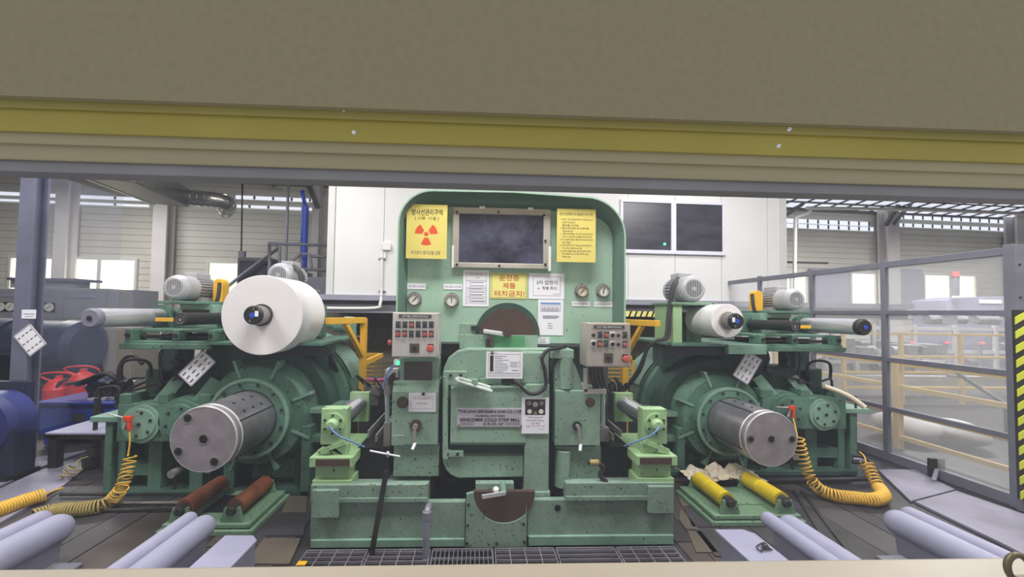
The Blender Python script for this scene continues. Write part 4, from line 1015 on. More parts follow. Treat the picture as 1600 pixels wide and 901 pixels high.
    B(-0.50, -0.42, 0.66, 0.82, 0.0, zc-0.1, 'front_rib', 'reel_green')
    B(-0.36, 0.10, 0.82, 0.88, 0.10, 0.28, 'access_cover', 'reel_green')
    # gear box with round bearing caps
    gb = B(0.40, 1.34, 0.62, 1.1, 0.50, 0.84, 'gear_box', 'reel_green', 0.012)
    for u, z, r_ in ((1.08, 0.665, 0.165), (0.68, 0.69, 0.185)):
        MB().cyl(V(u, 0.64, z), V(u, 1.1, z), r_*1.12, n=32).build('bearing_barrel', 'reel_green', gb)
        cp = MB().lathe(V(u, 0.6, z), V(u, 1, z), [(-0.012, 0), (-0.012, r_*0.80), (0, r_*0.82), (0, r_), (0.03, r_), (0.03, r_*1.1)], 32).build('bearing_cap', 'reel_light' if u > 1 else 'reel_green', gb)
        for k in range(6):
            a = math.radians(60*k+20); p = V(u, 0.588, z)+Vector((math.cos(a)*r_*0.62, 0, math.sin(a)*r_*0.62)); MB().cyl(p, p-Vector((0, 0.008, 0)), 0.013, n=8).build('cap_bolt', 'dark_metal', gb)
        p = V(u, 0.588, z); MB().cyl(p, p-Vector((0, 0.008, 0)), 0.016, n=8).build('cap_bolt', 'dark_metal', gb)
    for u, w in ((0.45, 0.14), (0.88, 0.10), (1.27, 0.12)): B(u-w/2, u+w/2, 0.62, 0.85, 0.83, 0.92, 'gear_box_lug', 'reel_green', 0.01, gb)
    for u in (0.55, 0.95): MB().bar(V(u, 0.66, 0.84), V(u-0.14, 0.72, 1.04), 0.03, 0.10).build('stay_rib', 'reel_light', t)
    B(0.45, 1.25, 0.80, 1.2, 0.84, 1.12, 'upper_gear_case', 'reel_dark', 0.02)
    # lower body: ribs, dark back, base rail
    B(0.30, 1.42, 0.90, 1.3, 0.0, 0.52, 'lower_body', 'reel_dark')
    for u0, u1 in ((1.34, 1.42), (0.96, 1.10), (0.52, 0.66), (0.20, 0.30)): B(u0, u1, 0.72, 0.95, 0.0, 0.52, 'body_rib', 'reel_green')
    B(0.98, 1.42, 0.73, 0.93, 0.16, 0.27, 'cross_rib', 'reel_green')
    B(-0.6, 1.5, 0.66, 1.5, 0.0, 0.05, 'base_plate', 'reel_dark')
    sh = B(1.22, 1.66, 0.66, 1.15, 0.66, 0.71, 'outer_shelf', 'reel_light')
    B(1.44, 1.52, 0.68, 0.76, 0.0, 0.66, 'shelf_leg', 'reel_green')
    B(1.30, 1.40, 0.70, 0.95, 0.52, 0.66, 'shelf_leg', 'reel_green')
    for u, z in ((0.80, 0.20), (0.42, 0.24)):
        p = V(u, 0.66, z); MB().cyl(p, p+Vector((0, 0.12, 0)), 0.036, n=14).build('grease_port', 'grey_metal', t)
        MB().cyl(p+Vector((0, 0.05, -0.02)), p+Vector((0, 0.05, -z+0.03)), 0.018, n=10).build('grease_pipe', 'dark_metal', t)
    # posts and deck of the upper unit
    B(0.93, 1.10, 0.80, 1.05, 0.84, 1.36, 'deck_post', 'reel_green')
    B(0.10, 0.62, 0.82, 1.2, 0.95, 1.36, 'deck_post', 'reel_dark')
    B(-0.52, -0.40, 0.95, 1.2, 1.1, 1.36, 'deck_post', 'reel_dark')
    dk = B(-0.62, 1.24, 0.55, 1.55, 1.37, 1.40, 'deck', 'reel_green')
    B(-0.66, 0.14, 0.58, 0.66, 1.28, 1.36, 'deck_beam', 'black_and_shade', 0.0, dk)
    B(0.36, 1.26, 0.53, 0.60, 1.33, 1.38, 'deck_edge', 'reel_green', 0.006, dk)
    if s > 0: B(-0.05, 0.36, 0.50, 0.56, 1.30, 1.40, 'deck_apron', 'reel_light', 0.004, dk)
    B(0.30, 1.12, 0.62, 1.45, 1.475, 1.505, 'upper_deck', 'reel_green')
    for u in (1.20, 0.72, 0.36):
        B(u-0.035, u+0.035, 0.56, 0.72, 1.40, 1.50, 'deck_bearing', 'reel_green')
        p = V(u, 0.555, 1.45); MB().cyl(p, p-Vector((0, 0.012, 0)), 0.02, n=12).build('bearing_pin', 'dark_metal', t)
    for v in (0.66, 0.9): MB().cyl(V(0.38, v, 1.43), V(1.18, v, 1.43), 0.016, n=10).build('slide_rod', 'dark_metal', t)
    B(0.5, 1.0, 0.7, 1.2, 1.405, 1.44, 'slide_plate', 'black_and_shade', 0.0)
    # chrome expanding shaft
    K[0] = 1.0
    ox0 = ox; ox = ox+s*dup
    zs = 1.60
    cs_ = MB().lathe(V(1.16, 0.33, zs), V(1.16, 2, zs), [(-0.004, 0), (-0.004, 0.068), (0.010, 0.082), (0.75, 0.082)], 32).build('expanding_shaft', 'shaft_chrome', t)
    MB().lathe(V(1.16, 0.322, zs), V(1.16, 2, zs), [(0, 0), (0, 0.069), (0.014, 0.0825), (0.05, 0.0825)], 28).build('shaft_end', 'dark_metal' if s > 0 else 'lilac_grey_worn', cs_)
    p = V(1.16, 0.32, zs); MB().cyl(p, p-Vector((0, 0.006, 0)), 0.02, n=12).build('shaft_plug', 'blue_pipe' if s > 0 else 'black_plastic', cs_)
    fl_ = MB().lathe(V(1.16, 1.02, zs), V(1.16, 2, zs), [(0, 0.07), (0, 0.125), (0.05, 0.125), (0.05, 0.09), (0.3, 0.09)], 32).build('shaft_flange', 'reel_green', t)
    MB().prism([(X(1.00), 1.50), (X(1.32), 1.50), (X(1.26), zs), (X(1.06), zs)], oy+1.0, oy+1.3).build('shaft_pedestal', 'reel_green', t, 0.006)
    B(0.62, 0.98, 0.74, 0.80, 1.565, 1.60, 'yellow_stop', 'yellow_paint', 0.003)
    # dark idle roll
    zr_ = 1.60
    ir = MB().lathe(V(0.46, 0.34, zr_), V(0.46, 2, zr_), [(0, 0.04), (0, 0.050), (0.006, 0.054), (0.62, 0.054), (0.62, 0.03), (0.8, 0.03)], 28).build('idle_roll', 'black_plastic', t)
    p = V(0.46, 0.345, zr_); MB().cyl(p, p+Vector((0, 0.02, 0)), 0.041, n=20).build('roll_end', 'grey_metal', ir)
    MB().ring(p-Vector((0, 0.004, 0)), p+Vector((0, 0.004, 0)), 0.028, 0.018, 20).build('end_bearing', 'dark_metal', ir)
    B(0.36, 0.56, 0.98, 1.1, 1.50, 1.68, 'roll_bracket', 'reel_green')
    # coil arbor
    ox = ox0
    zk = 1.645; uc = du_coil
    ab = MB().lathe(V(uc, 0.21, zk), V(uc, 2, zk), [(0, 0), (0, 0.066), (0.012, 0.076), (0.72, 0.076), (0.72, 0.05), (1.1, 0.05)], 28).build('coil_arbor', 'black_plastic', t)
    MB().ring(V(uc, 0.235, zk), V(uc, 0.335, zk), 0.0775, 0.07, 28).build('arbor_sleeve', 'grey_metal', ab)
    p = V(uc, 0.208, zk); MB().cyl(p, p-Vector((0, 0.003, 0)), 0.022, n=14).build('arbor_plug', 'blue_pipe', ab)
    q = p+Vector((s*-0.035, 0, 0.0)); MB().box(q.x-0.014, q.x+0.014, q.y-0.002, q.y, q.z-0.01, q.z+0.035).build('arbor_tag', 'paper', ab)
    for a in (80, 250): c_, s_ = math.cos(math.radians(a)), math.sin(math.radians(a)); MB().box(p.x+c_*0.05-0.004, p.x+c_*0.05+0.004, p.y-0.002, p.y, p.z+s_*0.05-0.01, p.z+s_*0.05+0.01).build('arbor_mark', 'grey_metal', ab)
    B(uc-0.14, uc+0.14, 1.05, 1.4, 1.40, 1.74, 'arbor_bearing', 'reel_green', 0.02)
    co = thing('paper_coil', coil_label, 'paper coil', (X(uc), oy+0.35+0.24, zk-coil_r))
    MB().lathe(V(uc, 0.35, zk), V(uc, 2, zk), [(0, 0.088), (0, coil_r-0.004), (0.004, coil_r), (0.476, coil_r), (0.48, coil_r-0.004), (0.48, 0.09)], 72).build('wound_paper', 'coil_white', co)
    MB().ring(V(uc, 0.335, zk), V(uc, 0.84, zk), 0.092, 0.080, 32).build('cardboard_core', 'plate_dark' if s < 0 else 'window_bezel', co)
    # drive motors
    ma = 0.97 if s > 0 else 0.90
    B(ma-0.42, ma-0.06, 0.84, 1.32, 1.50, 1.73, 'motor_stand', 'reel_light')
    B(ma-0.34, ma-0.10, 0.82, 0.86, 1.62, 1.68, 'stand_slot', 'black_and_shade', 0.0)
    B(ma-0.34, ma+0.13, 0.80, 1.34, 1.73, 1.76, 'motor_base', 'reel_green')
    motor(t, X(ma), oy+0.84, 1.89, 0.125, 0.46)
    g0 = X(ma-0.24); gp = [(g0-0.05, 1.52), (g0+0.05, 1.52), (g0+0.05, 1.95)]+arc(g0, 1.95, 0.05, 0, 180, 8)
    MB().prism(gp, oy+1.10, oy+1.2).build('belt_guard', 'yellow_paint', t, 0.006)
    MB().tube(spline([V(0.62, 1.06, 1.95), V(0.60, 1.02, 1.82), V(0.62, 1.0, 1.68), V(0.62, 1.0, 1.52)], 6), 0.018, 10).build('motor_lead', 'rubber', t)
    mx, my, mz_, mr = m2
    sgn = -1
    B(mx-0.24, mx-0.14, my-0.02, my+0.4, 1.40, mz_-mr-0.03, 'bracket_leg', 'lime_green')
    B(mx+0.14, mx+0.2, my+0.2, my+0.4, 1.40, mz_-mr-0.03, 'bracket_leg', 'cradle_green')
    B(mx-0.26, mx+0.22, my-0.04, my+0.44, mz_-mr-0.03, mz_-mr, 'bracket_top', 'cradle_green')
    motor(t, X(mx), oy+my, mz_, mr, 0.40)
    for k in range(2):
        MB().tube(spline([V(mx-0.05-0.02*k, my+0.2, mz_+mr*0.9), V(mx-0.19-0.02*k, my+0.05, mz_+0.02), V(mx-0.27-0.02*k, my-0.02, mz_-0.25), V(mx-0.32-0.03*k, my-0.08, 1.47), V(mx-0.46, my-0.12, 1.43), V(mx-0.56, my-0.12, 1.34), V(mx-0.62-0.02*k, my-0.06, 1.1), V(mx-0.78, my+0.1, 0.80)], 8), 0.017, 10).build('power_cable', 'rubber', t)
    # hanging valve pipework
    for u, z in ((0.50, 1.12), (0.86, 1.0), (0.72, 1.2)):
        MB().tube(spline([V(u, 0.72, 1.36), V(u+0.03, 0.70, 1.24), V(u, 0.70, z), V(u+0.08, 0.72, z-0.08)], 6), 0.014, 8).build('hydraulic_pipe', 'hydraulic', t)
        p = V(u, 0.68, z); MB().cyl(p-Vector((0, 0.03, 0)), p+Vector((0, 0.05, 0)), 0.03, n=12).build('pipe_fitting', 'hydraulic', t)
    MB().tube(spline([V(1.22, 0.70, 1.02), V(1.22, 0.70, 1.18), V(1.10, 0.70, 1.22), V(0.98, 0.70, 1.18), V(0.98, 0.72, 1.05)], 6), 0.014, 8).build('hydraulic_pipe', 'rubber', t)
    MB().bar(V(0.4, 0.7, 1.14), V(1.24, 0.7, 0.90), 0.03, 0.02).build('linkage_bar', 'dark_metal', t)
    return t
pl_, pr_ = P(318, 686, 2.95), P(1205, 686, 3.36)
r = 0.0
reel(-1, pl_.x, 2.95, pl_.z, 'green coil winder with steel mandrel, on the left of the mill', 0.335, 'large white paper coil on the left winder', -0.20, (0.06, 1.10, 2.05, 0.13),
     [(-0.118, 0.153), (0.085, -0.165), (-0.175, -0.09)], 0.84, 0.0)
reel(1, pr_.x, 3.36, pr_.z, 'green coil winder with steel mandrel, on the right of the mill', 0.166, 'small white paper coil on the right winder', -0.16, (-0.34, 0.62, 1.975, 0.145),
     [(-0.19, 0.0), (0.19, 0.0)], 0.98, 0.07)
# tilted cards hanging at the winders
def card(cx, cy, Y, ang, w, h, label, name='tally_card'):
    p = P(cx, cy, Y); a = math.radians(ang); t = thing(name, label, 'card', (p.x, Y, p.z-h/2))
    ex, ez = Vector((math.cos(a), 0, math.sin(a))), Vector((-math.sin(a), 0, math.cos(a)))
    MB().bar(p-ex*w/2, p+ex*w/2, 0.004, h, ez).build('card_sheet', 'paper', t)
    mb = MB()
    for i in range(3):
        for j in range(4):
            c = p+ex*(w*(-0.375+0.25*j))+ez*(h*(-0.30+0.30*i))+Vector((0, -0.004, 0)); mb.bar(c-ex*w*0.07, c+ex*w*0.07, 0.001, 0.010, ez)
    mb.build('ruled_marks', 'ink_soft', t)
    mb = MB()
    for sg in (-1, 1):
        mb.bar(p+ez*sg*h/2-ex*w/2, p+ez*sg*h/2+ex*w/2, 0.008, 0.012, ez); mb.bar(p+ex*sg*w/2-ez*h/2, p+ex*sg*w/2+ez*h/2, 0.008, 0.012, ex)
    mb.build('card_frame', 'plate_name', t)
    return t
card(308, 575, 3.56, 47, 0.29, 0.15, 'tilted white tally card on the left winder')
card(1168, 574, 3.98, -122, 0.30, 0.18, 'tilted white tally card on the right winder')

# ================================================================== DEFLECTOR ROLLERS
def deflector(s, bx, by, fx, fy, Yf, Yb, tb, label):
    p = P(fx, fy, Yf); z = p.z
    t = thing('deflector_roller', label, 'roller stand', (p.x, (Yf+Yb)/2, 0.41), 'deflector rollers beside the mill')
    X = lambda u: p.x+s*u
    B = lambda u0, u1, y0, y1, z0, z1, n, m='lime_green', bev=0.004: MB().box(X(u0), X(u1), y0, y1, z0, z1).build(n, m, t, bev)
    fb = B(-0.095, 0.09, Yf, Yf+0.10, z-0.15, z+0.11, 'front_block')
    MB().lathe((p.x, Yf, z), (p.x, Yf-1, z), [(-0.01, 0.082), (0.016, 0.082), (0.016, 0.045), (0.04, 0.042), (0.055, 0.03), (0.055, 0)], 28).build('bearing_flange', 'lime_green', fb)
    for k in range(6):
        a = math.radians(60*k+90); c = Vector((p.x+0.064*math.cos(a), Yf-0.016, z+0.064*math.sin(a))); MB().cyl(c, c-Vector((0, 0.008, 0)), 0.009, n=8).build('flange_bolt', 'dark_metal', fb)
    B(-0.085, 0.085, Yb, Yb+0.06, z-0.16, z+0.10, 'back_plate')
    MB().cyl((p.x, Yf+0.08, z), (p.x, Yb+0.01, z), 0.075, n=36).build('roller', 'chrome', t)
    MB().prism([(X(-0.10), z-0.15), (X(0.09), z-0.15), (X(0.09), z-0.10), (X(-0.02), z-0.24), (X(-0.10), z-0.25)], Yf+0.01, Yf+0.09).build('block_strut', 'lime_green', t, 0.003)
    MB().bar((X(-0.09), Yf-0.006, z-0.13), (X(0.10), Yf-0.006, z-0.20), 0.02, 0.03).build('clamp_bar', 'lime_green', t)
    pa = P(fx, tb, Yf-0.02).z
    MB().cyl((X(0.03), Yf+0.12, pa), (X(0.03), Yf+0.12, z-0.16), 0.05, n=20).build('air_spring', 'blue_barrel' if s > 0 else 'dark_metal', t)
    B(-0.16, 0.145, Yf-0.05, Yf+0.50, pa-0.07, pa, 'table_plate')
    B(-0.12, 0.12, Yf+0.0, Yf+0.45, pa-0.17, pa-0.07, 'pedestal')
    B(-0.15, 0.13, Yf-0.03, Yf+0.48, 0.405, pa-0.17, 'foot_plate')
    B(-0.14, 0.10, Yf-0.052, Yf-0.045, pa-0.062, pa-0.012, 'worn_patch', 'brown_disc', 0.0)
    MB().tube(spline([(X(0.01), Yf-0.06, z), (X(-0.06), Yf-0.07, z-0.06), (X(-0.14), Yf-0.02, z-0.12), (X(-0.2), Yf+0.1, z-0.2)], 6), 0.006, 6).build('blue_hose', 'blue_ink', t)
    for k, du in enumerate((-0.22, -0.28)):
        MB().box(X(du), X(du)-s*0.012, Yf+0.10, Yf+0.85, z-0.13-0.03*k, z-0.08-0.03*k).build('guide_rail', 'grey_metal', t)
    B(-0.38, -0.14, Yf+0.14, Yf+0.9, 0.41, z-0.22, 'dark_filler', 'black_and_shade', 0.0)  # added black block fills the dark region between stand and pillar
    return t
deflector(-1, 0, 0, 521, 662, 2.88, 3.5, 712, 'lime green stand with chrome roller, left of the mill')
deflector(1, 0, 0, 1024, 662, 2.88, 3.5, 710, 'lime green stand with chrome roller, right of the mill')
# small T-handles and cable ends at the foot of the mill
th = thing('t_handle', 'thin steel T handle left of the mill foot', 'handle', P(606, 712, 2.84))
MB().cyl(P(578, 704, 2.84), P(625, 713, 2.84), 0.008, n=8).build('cross_bar', 'steel_bright', th); MB().cyl(P(606, 707, 2.83), P(606, 712, 2.95), 0.012, n=10).build('hub', 'steel_bright', th)
cb_ = thing('cable_end', 'crumpled dark cable end lying on the right of the bed', 'cable', P(940, 745, 2.88))
MB().tube(spline([P(918, 722, 2.9), P(932, 722, 2.88), P(942, 730, 2.87), P(938, 742, 2.87), P(948, 753, 2.86)], 6), 0.018, 8).build('sheath', 'rubber', cb_)
MB().tube([P(922, 722, 2.885), P(936, 722, 2.87)], 0.022, 8).build('tape_wrap', 'hose_dirty', cb_)
# ================================================================== YELLOW SAFETY GATES BEHIND
for nm, q, lb in (('l', ((569, 497, 4.05), (512, 507, 3.55), (570, 560), (545, 505)), 'yellow steel gate post with short arm, left of the mill'), ('r', ((976, 500, 4.05), (1028, 505, 3.6), (975, 560), (1000, 502)), 'yellow steel gate post with short arm, right of the mill')):
    (x, y, Y), (ax, ay, aY), _, _ = q
    top = P(x, y, Y); t = thing('gate_post', lb, 'gate post', (top.x, Y, 0))
    MB().box(top.x-0.03, top.x+0.03, Y-0.03, Y+0.03, 0, top.z).build('post', 'yellow_paint', t, 0.004)
    e = P(ax, ay, aY); e.z = top.z
    MB().bar(Vector((top.x, Y, top.z-0.02)), e+Vector((0, 0, -0.02)), 0.06, 0.06).build('arm', 'yellow_paint', t, 0.004)
    m_ = Vector((top.x, Y, top.z))*0.45+e*0.55
    MB().bar(Vector((top.x, Y, top.z-0.40)), m_+Vector((0, 0, -0.05)), 0.05, 0.04).build('brace', 'yellow_paint', t, 0.003)
    mb = MB(); dx = -1 if nm == 'l' else 1
    for k in range(16): mb.box(top.x, top.x+dx*0.40, Y+0.75, Y+0.758, 0.35+k*0.05, 0.364+k*0.05)
    mb.build('mesh_wires', 'yellow_paint', t)
    MB().box(top.x, top.x+dx*0.42, Y+0.74, Y+0.77, 1.12, 1.17).box(top.x+dx*0.39, top.x+dx*0.42, Y+0.74, Y+0.77, 0.0, 1.17).box(top.x-0.02, top.x+0.02, Y, Y+0.77, 1.12, 1.17).build('mesh_frame', 'yellow_paint', t)
# small green pump on the shelf behind the left winder
pu = thing('coolant_pump', 'small green motor pump on a dark shelf behind the left gate post', 'pump', P(545, 524, 4.6))
MB().lathe(P(553, 508, 4.6), P(553, 508, 4.6)+Vector((-0.3, 0.0, 0)), [(0, 0), (0, 0.10), (0.10, 0.105), (0.10, 0.085), (0.22, 0.08), (0.22, 0.04), (0.34, 0.03)], 20).build('pump_body', 'reel_light', pu)
pxb(MB(), 536, 516, 552, 526, 4.55, 0.12).build('pump_foot', 'reel_light', pu, 0.004)
pxb(MB(), 480, 526, 566, 531, 4.5, 0.3).build('shelf', 'dark_metal', pu)
MB().box(P(480, 528, 4.5).x, P(486, 528, 4.5).x, 4.55, 4.75, 0, P(480, 529, 4.5).z).build('shelf_leg', 'dark_metal', pu)

# ================================================================== ROLLER CRADLES ON THE FLOOR
def cradle(xa, xb, Y0, Y1, label, rm, side):
    t = thing('roller_cradle', label, 'roller cradle', ((xa+xb)/2, (Y0+Y1)/2, 0), 'roller cradles in front of the winders')
    x0, x1 = xa-0.11, xb+0.11
    if side < 0: x1 += 0.04
    else: x0 -= 0.04
    MB().box(x0-0.03, x1+0.03, Y0-0.09, Y1+0.08, 0.0, 0.035).build('lower_plate', 'cradle_green', t, 0.004)
    MB().box(x0, x1, Y0-0.07, Y1+0.06, 0.045, 0.075).build('upper_plate', 'cradle_green', t, 0.004)
    MB().box(x0+0.03, x1-0.03, Y0-0.05, Y1+0.04, 0.03, 0.05).build('spacer', 'black_and_shade', t)
    for y in (Y0-0.035, Y1+0.02):
        for x in (xa, xb):
            pl = [(x-0.085, 0.07), (x+0.085, 0.07), (x+0.055, 0.185), (x+0.03, 0.185)]+arc(x, 0.165, 0.032, 20, -200, 8)+[(x-0.03, 0.185), (x-0.055, 0.185)]
            MB().prism(pl, y-0.012, y+0.012).build('bearing_fork', 'cradle_green', t)
    MB().box(xa+0.07, xb-0.07, Y0+0.10, Y1-0.05, 0.07, 0.085).build('oil_tray', 'black_and_shade' if side < 0 else 'cradle_green', t)
    for x in (xa, xb):
        R_ = 0.066; L_ = Y1-Y0
        rl = MB().lathe((x, Y0, 0.165), (x, Y1, 0.165), [(0, 0.03), (0, R_), (L_*0.52, R_), (L_*0.53, R_*0.93), (L_*0.57, R_*0.93), (L_*0.58, R_), (L_, R_), (L_, 0.03)], 28).build('roller', rm, t)
        MB().lathe((x, Y0-0.075, 0.165), (x, Y0, 0.165), [(0, 0), (0, 0.026), (0.025, 0.03), (0.03, 0.045), (0.07, 0.048)], 18).build('roller_journal', 'dark_metal', rl)
        MB().cyl((x, Y1, 0.165), (x, Y1+0.05, 0.165), 0.03, n=14).build('roller_journal', 'dark_metal', rl)
    return t
def fl(px, py, z):
    ray = P(px, py, 1.0)-CAM; return CAM+ray*((z-CAM.z)/ray.z)
qa, qb = fl(282, 797, 0.165), fl(362, 797, 0.165)
cradle(qa.x, qb.x, qa.y+0.04, qa.y+0.46, 'green floor cradle with two rusty rollers, below the left mandrel', 'rust_roller', -1)
cradle(2.10, 2.57, 3.16, 3.56, 'green floor cradle with two yellow rollers, below the right mandrel', 'yellow_roller', 1)
# crumpled wrapping paper behind the yellow rollers
def crumple(px0, px1, Y0, Y1, z, name, label, seed, amp=0.05, m='paper_aged'):
    rnd = random.Random(seed); nx, ny = 14, 8; x0, x1 = P(px0, 750, Y0).x, P(px1, 750, Y0).x
    mb = MB(); hs = [[rnd.random()*amp+(0.03*math.sin(i*0.9+seed)) for i in range(nx+1)] for j in range(ny+1)]
    for j in range(ny+1):
        for i in range(nx+1):
            mb.v.append(Vector((x0+(x1-x0)*i/nx+rnd.uniform(-0.012, 0.012), Y0+(Y1-Y0)*j/ny+rnd.uniform(-0.02, 0.02), z+0.03+hs[j][i]*(0.4+0.6*j/ny))))
    for j in range(ny):
        for i in range(nx):
            a = j*(nx+1)+i; mb.f.append((a, a+1, a+nx+2)); mb.s.append(False); mb.f.append((a, a+nx+2, a+nx+1)); mb.s.append(False)
    o = mb.build(name, m); tag(o, label, 'paper')
    md = o.modifiers.new('thick', 'SOLIDIFY'); md.thickness = 0.002
crumple(1080, 1146, 3.58, 3.86, 0.11, 'wrapping_paper', 'brownish crumpled wrapping paper behind the yellow rollers', 3, 0.03)
crumple(1126, 1200, 3.56, 3.86, 0.12, 'wrapping_paper', 'whiter crumpled wrapping paper nearest the right mandrel', 5, 0.045, 'paper_aged')
# pipes and rods lying along the winder feet
for nm, pts, r_, m, lb in (('floor_pipe', [(95, 757, 3.62), (322, 756, 3.62)], 0.014, 'dark_metal', 'dark steel rod lying along the foot of the left winder, rearmost'),
                          ('floor_pipe', [(120, 766, 3.46), (330, 768, 3.46)], 0.012, 'grey_metal', 'grey rod lying in front of the left winder'),
                          ('floor_pipe', [(150, 775, 3.34), (280, 773, 3.36)], 0.012, 'dark_metal', 'short dark rod nearest the rusty rollers'),
                          ('floor_pipe', [(1197, 750, 3.82), (1362, 748, 3.86)], 0.024, 'black_plastic', 'thick black pipe along the foot of the right winder')):
    q = [P(*p) for p in pts]
    for p in q: p.z = max(r_, 0.012+r_)
    tag(MB().tube(q, r_, 10).build(nm, m), lb, 'pipe')

# ================================================================== GREY COIL SADDLES IN THE FOREGROUND
def saddle(xc, yfar, w, label, flip=1, zt=0.35, m='lilac_grey'):
    t = thing('coil_saddle', label, 'coil saddle', (xc, (1.15+yfar)/2, 0.0), 'grey coil saddles along the window')
    r1, r2 = w*0.30, w*0.20
    xa, xb = xc-flip*w*0.20, xc+flip*w*0.30
    for x, r, dy in ((xa, r1, 0.03), (xb, r2, 0.0)):
        zc_ = zt-r
        MB().cyl((x, 1.15, zc_), (x, yfar-dy-r*0.7, zc_), r, n=32).sphere((x, yfar-dy-r*0.7, zc_), r, 24, 14).build('saddle_pipe', m, t)
    MB().prism([(xc-w*0.34, 0.07), (xc+w*0.34, 0.07), (xc+w*0.44, zt-r2), (xc-w*0.44, zt-r1)], 1.15, yfar-0.10).build('saddle_web', m+'_worn' if m == 'lilac_grey' else m, t, 0.01)
    MB().box(xc-w*0.62, xc+w*0.62, 1.15, yfar-0.03, 0.0, 0.012).build('foot_plate', 'lilac_grey_worn', t)
    for y in (1.5, yfar-0.4): MB().prism([(xc-w*0.6, 0.012), (xc+w*0.6, 0.012), (xc+w*0.3, zt-2*r1), (xc-w*0.3, zt-2*r1)], y, y+0.02).build('gusset', 'lilac_grey_worn', t)
    return t
qa = fl(70, 806, 0.35); saddle(qa.x, qa.y+0.10, 0.30, 'grey twin-pipe coil saddle in the far left corner', -1, 0.35, 'lilac_grey')
qa = fl(305, 806, 0.35); saddle(qa.x, qa.y+0.08, 0.24, 'grey twin-pipe coil saddle in front of the rusty rollers', -1)
saddle(2.10, 2.64, 0.24, 'grey twin-pipe coil saddle in front of the yellow rollers', -1)
saddle(3.03, 2.70, 0.28, 'grey twin-pipe coil saddle nearest the ring pull', 1)
def tray(x0, x1, yfar, label, s):
    t = thing('support_tray', label, 'tray', ((x0+x1)/2, 1.9, 0.0), 'flat grey trays along the window')
    c = 0.05
    top = [(x0, 1.15), (x1, 1.15), (x1, yfar-(c if s > 0 else 0)), (x1-(c if s > 0 else 0), yfar), (x0+(c if s < 0 else 0), yfar), (x0, yfar-(c if s < 0 else 0))]
    mb = MB(); k = len(top); mb.v = [Vector((a, b, 0.25)) for a, b in top]+[Vector((a, b, 0.265)) for a, b in top]
    mb.f = [tuple(range(k-1, -1, -1)), tuple(range(k, 2*k))]+[(i, (i+1) % k, k+(i+1) % k, k+i) for i in range(k)]; mb.s = [False]*(k+2)
    mb.build('tray_top', 'lilac_grey', t, 0.003)
    xs = x0 if s > 0 else x1
    for x in (x0+0.004, x1-0.012): MB().box(x, x+0.008, 1.15, yfar-0.06, 0.0, 0.25).build('tray_side', 'lilac_grey_worn', t)
    return t
qa, qb = fl(352, 836, 0.265), fl(408, 836, 0.265); tray(qa.x, qb.x, qa.y, 'flat grey tray on the floor, left of the bed', 1)
tt = tray(1.62, 1.86, 2.56, 'flat grey tray with a black wire tangle, right of the bed', 1)
rnd = random.Random(4); c0 = P(1200, 858, 2.34)
pts = [Vector((1.78+rnd.uniform(-0.05, 0.05), 2.35+rnd.uniform(-0.05, 0.05), 0.272+rnd.uniform(0, 0.012))) for i in range(12)]
wt = MB().tube(spline(pts, 5), 0.004, 6).build('wire_tangle', 'black_plastic'); tag(wt, 'small tangle of black wire lying on a grey tray', 'wire')
tag(MB().prism_x([(2.52, 0.016), (2.56, 0.022), (2.60, 0.016)], P(480, 862, 2.55).x, P(496, 862, 2.55).x).build('blue_scrap', 'lilac_grey'), 'small lilac scrap on the grating left of the bed', 'scrap')
tag(MB().box(P(466, 862, 2.66).x, P(480, 862, 2.66).x, 2.63, 2.67, 0.014, 0.02).build('yellow_scrap', 'yellow_paint'), 'small yellow scrap beside the grating corner', 'scrap')

# ================================================================== AIR GUNS AND COILED HOSES
def helix(path, R, pitch, r, seg=9, n=6, R1=None):
    path = spline(path, 14); L = [0]
    for a, b in zip(path[:-1], path[1:]): L.append(L[-1]+(b-a).length)
    tot = L[-1]; turns = tot/pitch; N = int(turns*seg); out = []; k = 0
    prev = None
    for i in range(N+1):
        s = tot*i/N
        while k < len(L)-2 and L[k+1] < s: k += 1
        f = (s-L[k])/max(1e-9, L[k+1]-L[k]); c = path[k].lerp(path[k+1], f); t = (path[k+1]-path[k]).normalized()
        if prev is None: prev = Vector((0, 1, 0)) if abs(t.y) < 0.9 else Vector((1, 0, 0))
        u = (prev-t*prev.dot(t)).normalized(); prev = u; w = t.cross(u); a = 2*PI*i/seg
        RR = R if R1 is None else R+(R1-R)*s/tot
        out.append(c+u*(RR*math.cos(a))+w*(RR*math.sin(a)))
    return out
def air_gun(px, py, Y, s, label):
    p = P(px, py, Y); t = thing('air_gun', label, 'air gun', p-Vector((0, 0, 0.09)), 'air blow guns on the winders')
    MB().bar(p+Vector((-0.035, 0, 0.02)), p+Vector((0.035, 0, 0.02)), 0.03, 0.045).build('gun_body', 'orange_gun', t, 0.008)
    MB().bar(p+Vector((0.012, 0, 0.01)), p+Vector((0.016, 0, -0.085)), 0.026, 0.03, (0, 1, 0)).build('gun_grip', 'orange_gun', t, 0.006)
    MB().tube([p+Vector((-0.03, 0, 0.025)), p+Vector((-0.17, -0.01, 0.065 if s < 0 else 0.03))], 0.006, 8).build('nozzle', 'steel_bright', t)
    MB().bar(p+Vector((-0.015, 0, -0.005)), p+Vector((-0.04, 0, -0.07)), 0.008, 0.012, (0, 1, 0)).build('trigger', 'steel_bright', t)
    return p
g1 = air_gun(200, 657, 3.50, -1, 'orange air gun hanging on the left winder')
g2 = air_gun(1237, 640, 3.90, 1, 'orange air gun hanging on the right winder')
h = thing('coiled_hose', 'yellow coiled air hose drooping from the left winder to the floor', 'hose', fl(150, 795, 0.0))
